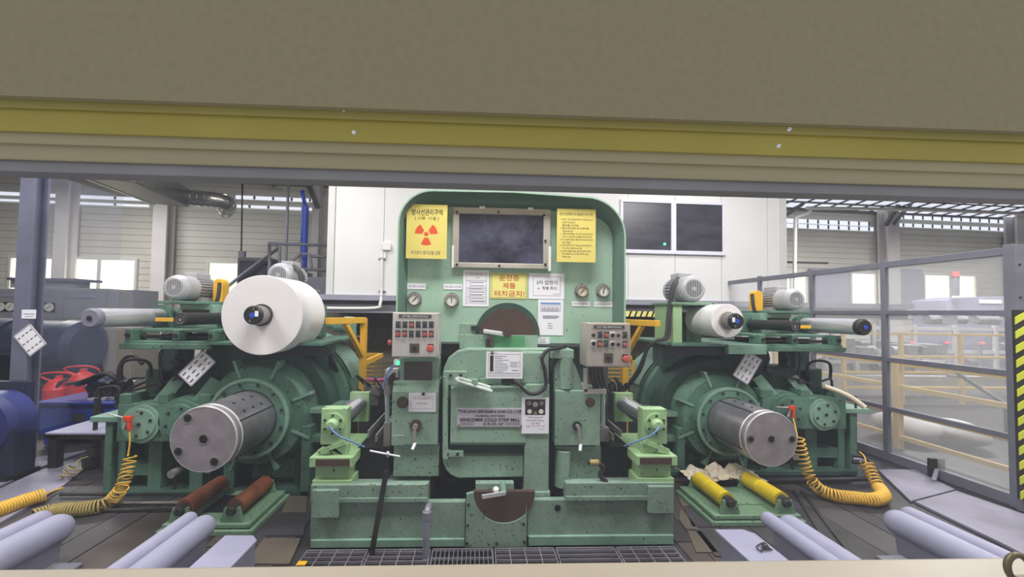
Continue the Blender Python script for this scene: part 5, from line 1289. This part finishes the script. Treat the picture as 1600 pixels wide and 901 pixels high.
MB().tube(spline([g1+Vector((0.015, 0, -0.085)), P(203, 690, 3.49), P(200, 712, 3.48)], 6), 0.007, 6).build('straight_lead', 'hose_yellow', h)
MB().tube(helix([P(204, 712, 3.48), P(199, 735, 3.44), P(190, 762, 3.36), fl(176, 780, 0.06)], 0.042, 0.042, 0.0068, 12, R1=0.05), 0.0068, 6).build('loose_coils', 'hose_yellow', h)
MB().tube(helix([fl(176, 780, 0.06), fl(158, 790, 0.056), fl(120, 795, 0.056), fl(85, 797, 0.056), fl(52, 806, 0.056)], 0.048, 0.019, 0.0078, 12), 0.0078, 6).build('tight_coils', 'hose_dirty', h)
h = thing('coiled_hose', 'fat yellow coiled hose entering at the left edge', 'hose', fl(30, 785, 0.0))
MB().tube(helix([fl(-30, 806, 0.06), fl(10, 792, 0.056), fl(45, 780, 0.056), fl(70, 773, 0.056)], 0.05, 0.019, 0.0085, 12), 0.0085, 6).build('tight_coils', 'hose_yellow', h)
MB().tube(spline([fl(70, 773, 0.05), fl(82, 767, 0.03), fl(98, 762, 0.02)], 6), 0.009, 8).build('hose_end', 'hose_yellow', h)
h = thing('coiled_hose', 'short tan coiled hose beside the left winder base', 'hose', fl(110, 750, 0.0))
MB().tube(helix([P(118, 728, 4.0), P(108, 738, 3.98), P(99, 748, 3.95)], 0.05, 0.04, 0.007, 12), 0.007, 6).build('loose_coils', 'hose_dirty', h)
MB().tube(spline([P(118, 728, 4.0), P(124, 718, 4.05), P(138, 713, 4.1)], 6), 0.007, 6).build('hose_end', 'hose_dirty', h)
h = thing('coiled_hose', 'yellow coiled air hose looping over the floor beside the right winder', 'hose', fl(1330, 780, 0.0))
MB().tube(spline([g2+Vector((0.015, 0, -0.085)), P(1243, 668, 3.75), P(1246, 684, 3.62)], 6), 0.007, 6).build('straight_lead', 'hose_yellow', h)
MB().tube(helix([P(1247, 684, 3.62), P(1252, 705, 3.60), P(1259, 730, 3.57), P(1269, 752, 3.52), fl(1283, 766, 0.07)], 0.046, 0.040, 0.0072, 12), 0.0072, 6).build('loose_coils', 'hose_yellow', h)
MB().tube(helix([fl(1283, 766, 0.07), fl(1305, 774, 0.056), fl(1340, 778, 0.056), fl(1366, 780, 0.056), fl(1380, 774, 0.06), P(1374, 762, 3.62)], 0.050, 0.021, 0.0085, 12), 0.0085, 6).build('tight_coils', 'hose_yellow', h)
MB().tube(helix([P(1374, 762, 3.62), P(1366, 748, 3.70), P(1360, 735, 3.76), P(1353, 722, 3.82)], 0.048, 0.038, 0.0075, 12), 0.0075, 6).build('upper_coils', 'hose_yellow', h)
MB().tube(spline([P(1353, 722, 3.82), P(1350, 712, 3.86), P(1342, 705, 3.9)], 6), 0.0075, 6).build('hose_end', 'hose_yellow', h)
# hydraulic hose bends at the outer foot of the right winder
hh = thing('hydraulic_hose', 'black hydraulic hoses bending to the floor behind the coiled hose', 'hose', fl(1360, 745, 0.0))
for k in range(3):
    MB().tube(spline([P(1332, 712+5*k, 3.95), P(1345, 713+5*k, 3.93), P(1358, 722+5*k, 3.92), P(1366, 742, 3.93), fl(1362, 752, 0.02)], 6), 0.02 if k else 0.014, 8).build('hose', 'rubber' if k != 1 else 'pipe_grey', hh)
bh = MB().tube(spline([P(1287, 603, 3.95), P(1310, 611, 3.9), P(1332, 622, 3.85), P(1351, 636, 3.8)], 6), 0.025, 10).build('bare_hose', 'paper_aged'); tag(bh, 'cream hose sticking out beside the right winder', 'hose')
hn = thing('hose_hanger', 'thin black pipe frame on the outer shelf of the right winder', 'frame', P(1330, 645, 4.05))
MB().tube([P(1318, 642, 4.05), P(1318, 618, 4.05), P(1337, 618, 4.05), P(1337, 705, 4.05)], 0.011, 8).build('bent_pipe', 'dark_metal', hn)
MB().tube(spline([P(1285, 595, 4.05), P(1298, 592, 4.05), P(1301, 606, 4.05), P(1312, 615, 4.05)], 6), 0.012, 8).build('black_hose', 'rubber', hn)

# ================================================================== SAFETY FENCE ON THE RIGHT
fx = P(1386, 640, 4.45).x
fe = thing('safety_fence', 'grey steel safety fence with clouded panes along the right side', 'fence', (fx, 5.2, 0))
ys = [3.33, 4.45, 5.45, 6.5, 7.45]; zt = 2.37
for i, y in enumerate(ys):
    w_ = 0.085 if i == 0 else 0.055
    pst = MB().box(fx-w_/2, fx+w_/2, y-w_/2, y+w_/2, 0, zt+0.02).build('fence_post', 'post_grey', fe, 0.003)
    if i == 0:
        MB().box(fx+w_/2, fx+w_/2+0.03, y-0.03, y+0.03, 0, zt+0.02).build('angle_strip', 'post_grey', pst)
        for z in (0.4, 0.9, 1.4, 1.9, 2.2):
            p = Vector((fx-0.005, y-w_/2, z)); MB().cyl(p, p-Vector((0, 0.006, 0)), 0.009, n=8).build('rivet', 'dark_metal', pst)
for z, h_ in ((zt-0.035, 0.07), (1.76, 0.05), (1.20, 0.055), (0.62, 0.05), (0.05, 0.10)):
    MB().box(fx-0.025, fx+0.025, ys[0], ys[-1], z-h_/2, z+h_/2).build('fence_rail', 'post_grey', fe, 0.003)
for y0, y1 in zip(ys[:-1], ys[1:]):
    for z0, z1 in ((1.785, zt-0.07), (0.10, 1.735)):
        MB().box(fx+0.004, fx+0.008, y0+0.03, y1-0.03, z0, z1).build('fence_pane', 'fence_pane', fe)
MB().box(fx+0.05, fx+2.2, 3.36, 3.40, zt-0.07, zt).build('fence_rail', 'post_grey', fe)
MB().box(fx+0.1, fx+2.2, 3.378, 3.382, 1.8, zt-0.07).build('fence_pane', 'fence_pane', fe)
# hydraulic bracket at the fence foot
fb = thing('floor_bracket', 'dark bracket with a lever at the fence foot', 'bracket', fl(1455, 748, 0.0))
p = fl(1455, 745, 0.0); MB().box(p.x-0.02, p.x+0.14, p.y-0.02, p.y+0.02, 0, 0.20).build('bracket_plate', 'dark_metal', fb, 0.004)
MB().bar(p+Vector((0.03, -0.03, 0.09)), p+Vector((-0.12, -0.12, 0.01)), 0.035, 0.035).build('lever', 'pipe_grey', fb, 0.006)
# hazard striped board
hz_ = thing('hazard_board', 'black and yellow striped board at the right edge', 'board', (fx+0.17, 3.36, 0.05))
HY = 3.26; hx0, hx1 = P(1590, 640, HY).x, P(1611, 640, HY).x; hz0, hz1 = P(1596, 780, HY).z, P(1596, 484, HY).z
MB().box(hx0+0.03, hx1-0.03, HY+0.01, HY+0.05, 0, hz1).build('board_post', 'post_grey', hz_)
MB().box(hx0, hx1, HY, HY+0.02, hz0, hz1).build('board', 'hazard_black', hz_)
n_ = 13; dz = (hz1-hz0)/n_
for i in range(n_):
    z = hz0+i*dz; w_ = hx1-hx0; pl = [(hx0, z), (hx1, z+dz*0.55), (hx1, min(z+dz*1.05, hz1)), (hx0, z+dz*0.5)]
    MB().prism(pl, HY-0.005, HY+0.002).build('stripe', 'hazard_yellow', hz_)
# yellow guard railings beyond the fence
def railing(name, label, posts, zs, w_=0.05, rx=0.035):
    t = thing('guard_railing', label, 'railing', (posts[0][0], posts[0][1], 0), 'yellow guard railings beyond the fence')
    for x, y in posts: MB().box(x-w_/2, x+w_/2, y-w_/2, y+w_/2, 0, zs[0]+0.03).build('post', 'rail_yellow', t, 0.004)
    for z in zs: MB().bar((posts[0][0], posts[0][1], z), (posts[-1][0], posts[-1][1], z), rx, rx*1.4).build('rail', 'rail_yellow', t, 0.004)
    return t
X1 = P(1403, 650, 4.85).x
railing('r', 'yellow guard railing just behind the fence', [(X1, 3.2), (X1, 4.85), (X1, 6.9)], (1.10, 0.80, 0.47, 0.15), 0.075, 0.04)
railing('r', 'yellow guard railing crossing far behind the fence', [(P(1318, 560, 7.3).x, 7.3), (P(1408, 560, 7.3).x, 7.3), (P(1501, 560, 7.3).x, 7.3), (P(1640, 560, 7.3).x, 7.3)], (1.38, 0.93, 0.62, 0.32), 0.06)
# machines far behind the fence
def far_frame(x0, x1, Y, ztop, label, seed, nleg=6):
    rnd = random.Random(seed); a, b = P(x0, 520, Y).x, P(x1, 520, Y).x
    t = thing('conveyor_line', label, 'conveyor', ((a+b)/2, Y, 0))
    for z in (ztop, ztop*0.62, 0.35): MB().box(a, b, Y, Y+0.05, z-0.04, z+0.04).build('side_rail', 'far_machine_light', t)
    for i in range(nleg):
        x = a+(b-a)*i/(nleg-1); MB().box(x-0.04, x+0.04, Y-0.02, Y+0.04, 0, ztop+0.1).build('leg', 'far_machine_light', t)
    for i in range(nleg*3):
        x = a+(b-a)*(i+0.5)/(nleg*3); z = rnd.choice((0.5, 0.9, ztop+0.1)); h_ = rnd.uniform(0.12, 0.35); w = rnd.uniform(0.12, 0.4)
        if rnd.random() < 0.5: MB().box(x-w/2, x+w/2, Y+0.08, Y+0.5, z, z+h_).build('drive_unit', 'far_machine', t, 0.02)
        else: MB().cyl((x-w/2, Y+0.2, z+0.12), (x+w/2, Y+0.2, z+0.12), 0.11, n=14).build('roll', 'far_machine', t)
    return t
far_frame(1300, 1680, 8.8, 1.45, 'grey conveyor line with drive units far behind the railings', 2, 7)
far_frame(1290, 1480, 7.9, 0.75, 'low grey roller line behind the far railing', 5, 5)
ks = thing('back_counter', 'pale grey low wall behind the far railing', 'low wall', (P(1450, 620, 7.6).x, 7.6, 0))
pxb(MB(), 1280, 588, 1720, 635, 7.6, 0.1, z0=0.10).build('panel', 'far_machine_light', ks); pxb(MB(), 1280, 636, 1720, 652, 7.55, 0.1, z0=0).build('plinth', 'far_machine', ks)
lb = thing('far_cabinet', 'pale blue grey cabinet below the window, far right', 'cabinet', (P(1530, 480, 9.4).x, 9.4, 0))
a, b, c, d = rect(1481, 468, 1700, 640, 9.4); MB().prism([(a, 0), (b, 0), (b, d+0.12), (a+0.6, d+0.05), (a, d-0.04)], 9.4, 10.2).build('body', 'lilac_grey', lb, 0.01)
pxb(MB(), 1532, 468, 1566, 474, 9.38, 0.02).build('name_strip', 'paper', lb)
MB().bar(P(1493, 462, 9.3), P(1493, 432, 9.3), 0.1, 0.1).build('signal_post', 'post_grey', lb); p = P(1493, 432, 9.3); MB().cyl(p, p+Vector((0, 0, 0.12)), 0.08, n=12).build('signal_lamp', 'red_plastic', lb)
for i, (x, y, Y, l_) in enumerate(((1426, 535, 8.7, 'red warning light nearest the fence post'), (1480, 535, 8.7, 'red warning light, middle of the three on the conveyor'), (1535, 536, 8.7, 'red warning light, farthest right on the conveyor'), (1498, 585, 6.0, 'red light at the end of a dark boom'))):
    p = P(x, y, Y); t = thing('warning_light', l_, 'warning light', p-Vector((0, 0, 0.05)), 'red warning lights beyond the fence')
    MB().sphere(p, 0.034 if i < 3 else 0.026, 12, 8, (1.3, 1, 0.7)).build('lens', 'red_led', t); MB().box(p.x-0.04, p.x+0.04, p.y, p.y+0.14, p.z-0.06, p.z-0.02).build('base', 'far_machine', t)
    if i < 3: MB().box(p.x-0.02, p.x+0.02, p.y+0.02, p.y+0.06, 0, p.z-0.05).build('stem', 'far_machine', t)
bm = MB().tube([P(1498, 585, 6.05), P(1490, 578, 6.1)], 0.02, 8)
bo_ = thing('barrier_boom', 'dark slanting boom behind the fence', 'boom', P(1568, 632, 5.4)); MB().bar(P(1490, 579, 6.05), P(1575, 634, 5.4), 0.045, 0.045).build('bar', 'dark_metal', bo_); q = P(1575, 634, 5.4); MB().box(q.x-0.03, q.x+0.03, q.y-0.03, q.y+0.03, 0, q.z+0.03).build('boom_post', 'dark_metal', bo_)
for i, q in enumerate(((1412, 652, 1500, 702, 4.95, 'white filled bag beside the yellow railing'), (1502, 664, 1566, 712, 4.75, 'white filled bag nearest the fence corner'))):
    a, b, c, d = rect(*q[:4], q[4]); c = 0.0
    mb = MB().sphere(((a+b)/2, q[4]+0.3, (c+d)/2), 1.0, 20, 12, ((b-a)/2, 0.35, (d-c)/2)); 
    for v in mb.v: v.z = max(v.z, 0.0); v.x += 0.04*math.sin(v.z*14+i); v.y += 0.03*math.cos(v.x*11)
    tag(mb.build('filled_bag', 'bag_white'), q[5], 'bag', 'white bags behind the fence')
# pipes and bar on the back wall at the right
cp_ = thing('wall_conduit', 'pale conduit bending along the back wall, right of the booth', 'conduit', P(1241, 480, 11.4))
MB().tube(spline([P(1241, 490, 11.4), P(1242, 400, 11.4), P(1243, 345, 11.4), P(1246, 339, 11.4), P(1264, 332, 11.4), P(1268, 326, 11.4), P(1275, 325, 11.4), P(1440, 328, 11.6), P(1640, 335, 11.8)], 6), 0.05, 8).build('pipe', 'white_plastic', cp_)
tag(MB().bar(P(1205, 409, 11.6), P(1293, 411, 11.6), 0.06, 0.06).build('wall_bar', 'dark_metal'), 'dark horizontal bar on the wall right of the booth', 'bar')

# ================================================================== LEFT SIDE BACKGROUND
# building column with sheets
pc_ = P(40, 560, 4.4); cw = 0.155
stc = thing('steel_column', 'blue grey steel column standing at the far left', 'column', (pc_.x, 4.4, 0))
MB().box(pc_.x-cw/2, pc_.x+cw/2, 4.33, 4.35, 0, 3.9).build('front_flange', 'post_left', stc, 0.002); MB().box(pc_.x-0.01, pc_.x+0.01, 4.35, 4.46, 0, 3.9).build('web', 'post_left', stc); MB().box(pc_.x-cw/2, pc_.x+cw/2, 4.46, 4.48, 0, 3.9).build('back_flange', 'post_left', stc)
for z0, z1 in ((0.3, 1.5), (1.56, 3.2)): MB().box(pc_.x+0.0, pc_.x+0.004, 4.5, 5.45, z0, z1).build('clouded_pane', 'fence_pane_left', stc)
s = sheet(34, 483.5, 56.5, 497.5, 4.325, 'small white label taped to the steel column'); lines(s, [(37, 490, 54, 491), (39, 494, 52, 494.7)])
cd = card(47, 531, 4.31, 40, 0.20, 0.27, 'diagonal white board hanging on the steel column', 'hanging_board')
# switch cabinets
def cabinet(x0, y0, x1, Y, label, m='cabinet_grey', yb=None, dials=(), strip=None, door=True, depth=0.6):
    a, b, c, d = rect(x0, y0, x1, 600, Y)
    t = thing('switch_cabinet', label, 'cabinet', ((a+b)/2, Y+depth/2, 0), 'switch cabinets on the left')
    z1 = d if yb is None else P((x0+x1)/2, yb, Y).z
    MB().box(a, b, Y+0.02, Y+depth, 0, d).build('body', m, t, 0.006)
    if door: MB().box(a+0.02, b-0.02, Y, Y+0.02, 0.1, d-0.03).build('door', m, t, 0.004)
    for x, y in dials:
        p = P(x, y, Y); dd = MB().box(p.x-0.085, p.x+0.085, Y-0.02, Y, p.z-0.085, p.z+0.085).build('meter', 'dark_metal', t); MB().cyl((p.x, Y-0.03, p.z), (p.x, Y-0.018, p.z), 0.078, n=20).build('meter_face', 'dial', dd)
        MB().bar((p.x-0.03, Y-0.033, p.z-0.03), (p.x+0.035, Y-0.033, p.z+0.04), 0.004, 0.008, (0, 1, 0)).build('needle', 'ink', dd)
    if strip: MB().pbox(*strip, Y-0.012, 0.012).build('name_strip', 'lilac_grey', t)
    return t
cabinet(-60, 450, 31, 7.4, 'grey switch cabinet with two meters, leftmost', dials=((3, 479), (18, 479)), strip=(-5, 459, 29, 463))
cabinet(31, 448, 96, 7.4, 'grey switch cabinet with three meters beside the column', dials=((51, 479), (65, 479), (79, 480)))
cabinet(96, 450, 163, 7.4, 'plain grey switch cabinet with a long name strip', strip=(107, 461, 147, 465))
cabinet(163, 452, 203, 7.4, 'plain grey switch cabinet at the end of the row, beside the chrome shaft')
cabinet(143, 512, 203, 6.7, 'low tan cabinet standing before the switch cabinet row', 'cabinet_tan')
tr = thing('cable_tray', 'flat grey cable tray on top of the switch cabinets', 'cable tray', P(66, 446, 7.5)); pxb(MB(), 16, 438, 116, 450, 7.6, 0.3).build('box', 'cabinet_grey', tr); pxb(MB(), 10, 434, 120, 438, 7.5, 0.5).build('lid', 'post_left', tr)
# big navy motor and blue barrel motor
nm = thing('main_motor', 'large dark navy drive motor lying before the cabinets', 'motor', (P(60, 590, 6.35).x, 6.35, 0))
c0 = P(60, 540, 6.35); xe = P(139, 540, 6.35).x; xs_ = P(-40, 540, 6.35).x
MB().lathe((xe, 6.35, c0.z), (xs_, 6.35, c0.z), [(0, 0), (0, 0.30), (0.06, 0.40), (0.25, 0.42), (0.25, 0.40), (1.0, 0.40), (1.0, 0.43), (1.9, 0.43), (1.9, 0)], 36).build('frame', 'motor_navy', nm)
MB().box(xs_, xe-0.15, 5.91, 5.97, c0.z-0.1, c0.z-0.06).build('side_rib', 'motor_navy', nm); MB().box(xs_, xe-0.1, 6.05, 6.7, 0, c0.z-0.3).build('pedestal', 'black_and_shade', nm)
nb = thing('blue_motor', 'blue round-backed motor at the left edge, below the column', 'motor', (P(10, 720, 3.95).x, 4.2, 0))
c0 = P(-34, 668, 3.95); MB().lathe((c0.x, 3.95, c0.z), (c0.x, 4.8, c0.z), [(0, 0), (0, 0.27), (0.05, 0.325), (0.22, 0.325), (0.22, 0)], 36).build('barrel', 'blue_barrel', nb)
MB().box(c0.x-0.31, c0.x+0.31, 3.97, 4.17, 0.02, c0.z).build('lower_casing', 'motor_navy', nb, 0.01); MB().box(c0.x-0.4, c0.x+0.34, 3.9, 4.19, 0.0, 0.05).build('base_plate', 'black_and_shade', nb)
MB().box(c0.x-0.3, P(54, 630, 4.26).x, 4.20, 4.26, 0.05, c0.z+0.40).build('rear_guard', 'motor_navy', nb, 0.01)
# hydraulic power unit
hu = thing('hydraulic_unit', 'blue hydraulic tank with pump, fittings and black hoses', 'hydraulic unit', (P(125, 670, 4.9).x, 5.2, 0))
a, b, c, d = rect(62, 631, 195, 672, 4.9)
MB().box(a, b, 4.9, 5.45, c-0.05, d).build('tank', 'blue_tank', hu, 0.01); MB().box(a-0.03, b+0.03, 4.86, 5.48, d, d+0.03).build('tank_lid', 'blue_tank', hu, 0.005)
for x in (a+0.05, b-0.05): MB().box(x-0.04, x+0.04, 4.95, 5.42, 0, c-0.05).build('tank_foot', 'blue_tank', hu)
pxb(MB(), 114, 646, 131, 658, 4.89, 0.01).build('rating_plate', 'plate_dark', hu)
p = P(147, 606, 5.08); MB().lathe(p, p+Vector((0, 0.5, 0)), [(0, 0), (0, 0.10), (0.04, 0.13), (0.32, 0.13), (0.32, 0.08)], 24).build('pump_motor', 'motor_navy', hu)
for x, y in ((143, 628), (163, 627), (175, 626)): p = P(x, y, 5.0); MB().cyl(p-Vector((0, 0, 0.02)), p+Vector((0, 0, 0.05)), 0.035, n=12).build('filler_cap', 'steel_bright', hu)
rnd = random.Random(11)
for k in range(7):
    x = 150+k*8; y = 605+rnd.uniform(-12, 8); Y = 4.95+rnd.uniform(0, 0.3); p = P(x, y, Y)
    MB().box(p.x-0.05, p.x+0.05, Y-0.05, Y+0.05, P(x, 632, Y).z, p.z).build('valve_block', 'hydraulic', hu, 0.01)
    MB().cyl((p.x-0.12, Y, p.z-0.02), (p.x+0.12, Y, p.z-0.02), 0.03, n=10).build('valve_solenoid', 'black_plastic' if k % 2 else 'grey_metal', hu)
for pts in ([(105, 600, 5.1), (130, 595, 5.0), (160, 584, 4.95), (178, 590, 4.95), (182, 608, 5.0), (170, 618, 5.0)], [(188, 618, 4.95), (186, 580, 4.9), (195, 560, 4.9), (210, 556, 4.85), (222, 568, 4.8)],
            [(120, 602, 5.1), (150, 592, 5.0), (170, 582, 5.0), (185, 596, 5.0)], [(190, 610, 4.9), (205, 592, 4.85), (225, 590, 4.8)], [(180, 620, 4.9), (210, 604, 4.85), (228, 596, 4.8)], [(155, 645, 4.85), (154, 612, 4.85), (160, 606, 4.85), (185, 606, 4.85), (183, 635, 4.85)], [(158, 572, 5.2), (163, 590, 5.2), (168, 604, 5.2)]):
    MB().tube(spline([P(*q) for q in pts], 7), 0.022 if len(pts) > 3 else 0.016, 8).build('hydraulic_hose', 'rubber', hu)
# red wheeled extinguishers
for i, (x, y, Y, l_) in enumerate(((92, 606, 5.68, 'red wheeled fire extinguisher with loop handle nearest the column'), (130, 596, 5.70, 'red wheeled fire extinguisher with loop handle behind the tank'))):
    p = P(x, y, Y); t = thing('fire_extinguisher', l_, 'fire extinguisher', (p.x, Y, 0), 'red wheeled extinguishers')
    MB().lathe((p.x, Y, 0.12), (p.x, Y, 2), [(0, 0), (0, 0.14), (0.04, 0.16), (p.z-0.12, 0.16), (p.z-0.02, 0.11), (p.z+0.02, 0.04), (p.z+0.06, 0.04), (p.z+0.06, 0)], 24).build('cylinder', 'red_paint', t)
    hx, hz2 = -0.16, p.z+0.16
    MB().tube(spline([(p.x+0.05, Y+0.12, p.z-0.3), (p.x+0.02, Y+0.1, p.z-0.02), (p.x+hx-0.06, Y, hz2-0.02), (p.x+hx-0.04, Y-0.03, hz2+0.04), (p.x+0.06, Y-0.02, hz2+0.06), (p.x+0.16, Y+0.05, hz2), (p.x+0.22, Y+0.1, p.z), (p.x+0.14, Y+0.12, p.z-0.3)], 7), 0.014, 8).build('push_handle', 'red_paint', t)
    for sx in (-0.17, 0.17): MB().ring((p.x+sx-0.02, Y+0.15, 0.13), (p.x+sx+0.02, Y+0.15, 0.13), 0.13, 0.06, 24).build('wheel', 'rubber', t)
    MB().tube(spline([(p.x, Y, p.z+0.06), (p.x-0.2, Y-0.12, p.z), (p.x-0.24, Y-0.1, p.z-0.3), (p.x-0.12, Y-0.17, p.z-0.4)], 8), 0.02, 8).build('hose', 'rubber', t)
# low steel work table
wt_ = thing('low_table', 'low steel table with pale top, left of the winder', 'table', (P(115, 690, 4.35).x, 4.5, 0))
zt_ = P(115, 676, 4.2).z
xa, xb = P(70, 676, 4.2).x, P(172, 676, 4.2).x
MB().box(xa, xb, 4.2, 4.82, zt_-0.02, zt_).build('table_top', 'lilac_grey', wt_, 0.003); MB().box(xa, xb, 4.22, 4.25, zt_-0.07, zt_-0.02).build('apron', 'dark_metal', wt_)
for x in (xa+0.06, xb-0.06):
    for y in (4.26, 4.76): MB().box(x-0.04, x+0.04, y-0.04, y+0.04, 0, zt_-0.02).build('leg', 'dark_metal', wt_)
vp = thing('valve_post', 'black valve post on the floor beside the left winder', 'valve', fl(145, 722, 0.0))
p = fl(146, 728, 0.0); MB().cyl(p, p+Vector((0, 0, 0.72)), 0.02, n=10).build('stem', 'dark_metal', vp); MB().cyl(p, p+Vector((0, 0, 0.12)), 0.09, n=16).build('base', 'black_plastic', vp); MB().cyl(p+Vector((0, 0, 0.12)), p+Vector((0, 0, 0.2)), 0.06, n=16).build('gland', 'dark_metal', vp)
# stair landing, dark cabinets, pipes behind the left winder
stt = thing('stair_landing', 'grey tubular stair railing left of the booth', 'railing', (P(460, 440, 8.8).x, 8.8, P(460, 440, 8.8).z))
for pts in ([(420, 380), (513, 383)], [(421, 380), (421, 432)], [(420, 380), (437, 386), (437, 420)], [(437, 386), (380, 428), (340, 460)], [(420, 418), (513, 422)], [(446, 416), (470, 396), (484, 397), (487, 418)], [(470, 396), (470, 418)], [(487, 400), (513, 401)]):
    MB().tube([P(*q, 8.8) for q in pts], 0.035, 8).build('rail', 'post_grey', stt)
pxb(MB(), 415, 432, 513, 465, 8.9, 0.1).build('landing_apron', 'post_grey', stt); pxb(MB(), 400, 425, 480, 440, 9.2, 0.3).build('landing_floor', 'beam_grey', stt)
lg = pxb(MB(), 424, 460, 430, 640, 8.95, 0.05, z0=0).build('landing_leg', 'post_grey', stt)
dc = thing('dark_cabinet', 'dark grey steel cabinet behind the left coil', 'cabinet', (P(395, 470, 9.0).x, 9.2, 0)); a, b, c, d = rect(370, 402, 420, 470, 9.0)
MB().box(a, b, 9.0, 9.6, 0, d).build('body', 'beam_dark', dc, 0.01); MB().box(a+0.06, b-0.06, 8.97, 9.0, 0.2, d-0.08).build('door', 'dark_glass', dc, 0.004)
bp_ = thing('blue_pipe', 'bright blue vertical pipe left of the booth', 'pipe', (P(477, 430, 9.6).x, 9.6, 0)); c0 = P(477, 322, 9.6)
MB().cyl((c0.x, 9.6, 0), (c0.x, 9.6, c0.z), 0.085, n=16).build('pipe', 'blue_pipe', bp_); MB().tube([c0, P(474, 308, 9.6), P(472, 298, 9.6)], 0.045, 10).build('reducer', 'blue_pipe', bp_)
tag(MB().cyl((P(446, 430, 10.2).x, 10.2, 0), (P(446, 430, 10.2).x, 10.2, 5.4), 0.035, n=8).build('conduit_pipe', 'pipe_grey'), 'thin grey vertical conduit beside the blue pipe', 'conduit')
hgl = thing('hanging_switch', 'small box hanging on a long cord above the dark cabinet', 'switch', P(376, 400, 9.4)); MB().tube([P(379, 272, 9.4), P(377, 392, 9.4)], 0.018, 6).build('cord', 'dark_metal', hgl); pxb(MB(), 372, 392, 381, 401, 9.35, 0.1).build('box', 'pipe_grey', hgl, 0.006)
# hazard band under the mezzanine
a, b, c, d = rect(977, 486, 1036, 494.5, 7.12); hb_ = MB().box(a, b, 7.12, 7.13, c, d).build('hazard_band', 'yellow_note', mz)
for k in range(6): x = a+(b-a)*(0.08+k*0.15); MB().prism([(x, c), (x+0.03, c), (x+0.07, d), (x+0.04, d)], 7.112, 7.121).build('slash', 'ink', hb_)
# pink rope behind the mill
tag(MB().tube(spline([P(572, 592, 4.2), P(590, 594, 4.2), P(604, 592, 4.2)], 5), 0.02, 8).build('pink_rope', 'rope_pink'), 'pink rope strung behind the left pillar', 'rope')
# dark hydraulic clutter between winder and mill, both sides
for x0, lb_, sd in ((585, 'cluster of dark hydraulic valves left of the mill', 21), (955, 'cluster of dark hydraulic valves right of the mill', 22)):
    rnd = random.Random(sd); t = thing('valve_cluster', lb_, 'valves', (P(x0, 620, 3.75).x, 3.75, 0)); 
    MB().box(P(x0-22, 640, 3.8).x, P(x0+22, 640, 3.8).x, 3.75, 4.05, 0, P(x0, 632, 3.75).z).build('manifold', 'hydraulic', t, 0.01)
    for k in range(9):
        p = P(x0-18+k*4.5, 632, 3.72); h_ = rnd.uniform(0.05, 0.22); MB().cyl(p, p+Vector((0, 0, h_)), rnd.uniform(0.015, 0.03), n=10).build('valve', rnd.choice(('hydraulic', 'dark_metal', 'grey_metal')), t)
        q = p+Vector((rnd.uniform(-0.15, 0.15), rnd.uniform(-0.1, 0.1), h_+0.05)); MB().tube(spline([p+Vector((0, 0, h_)), q, p+Vector((0.12, 0.1, 0.0))], 5), 0.008, 6).build('line', 'rubber', t)

flush_text()
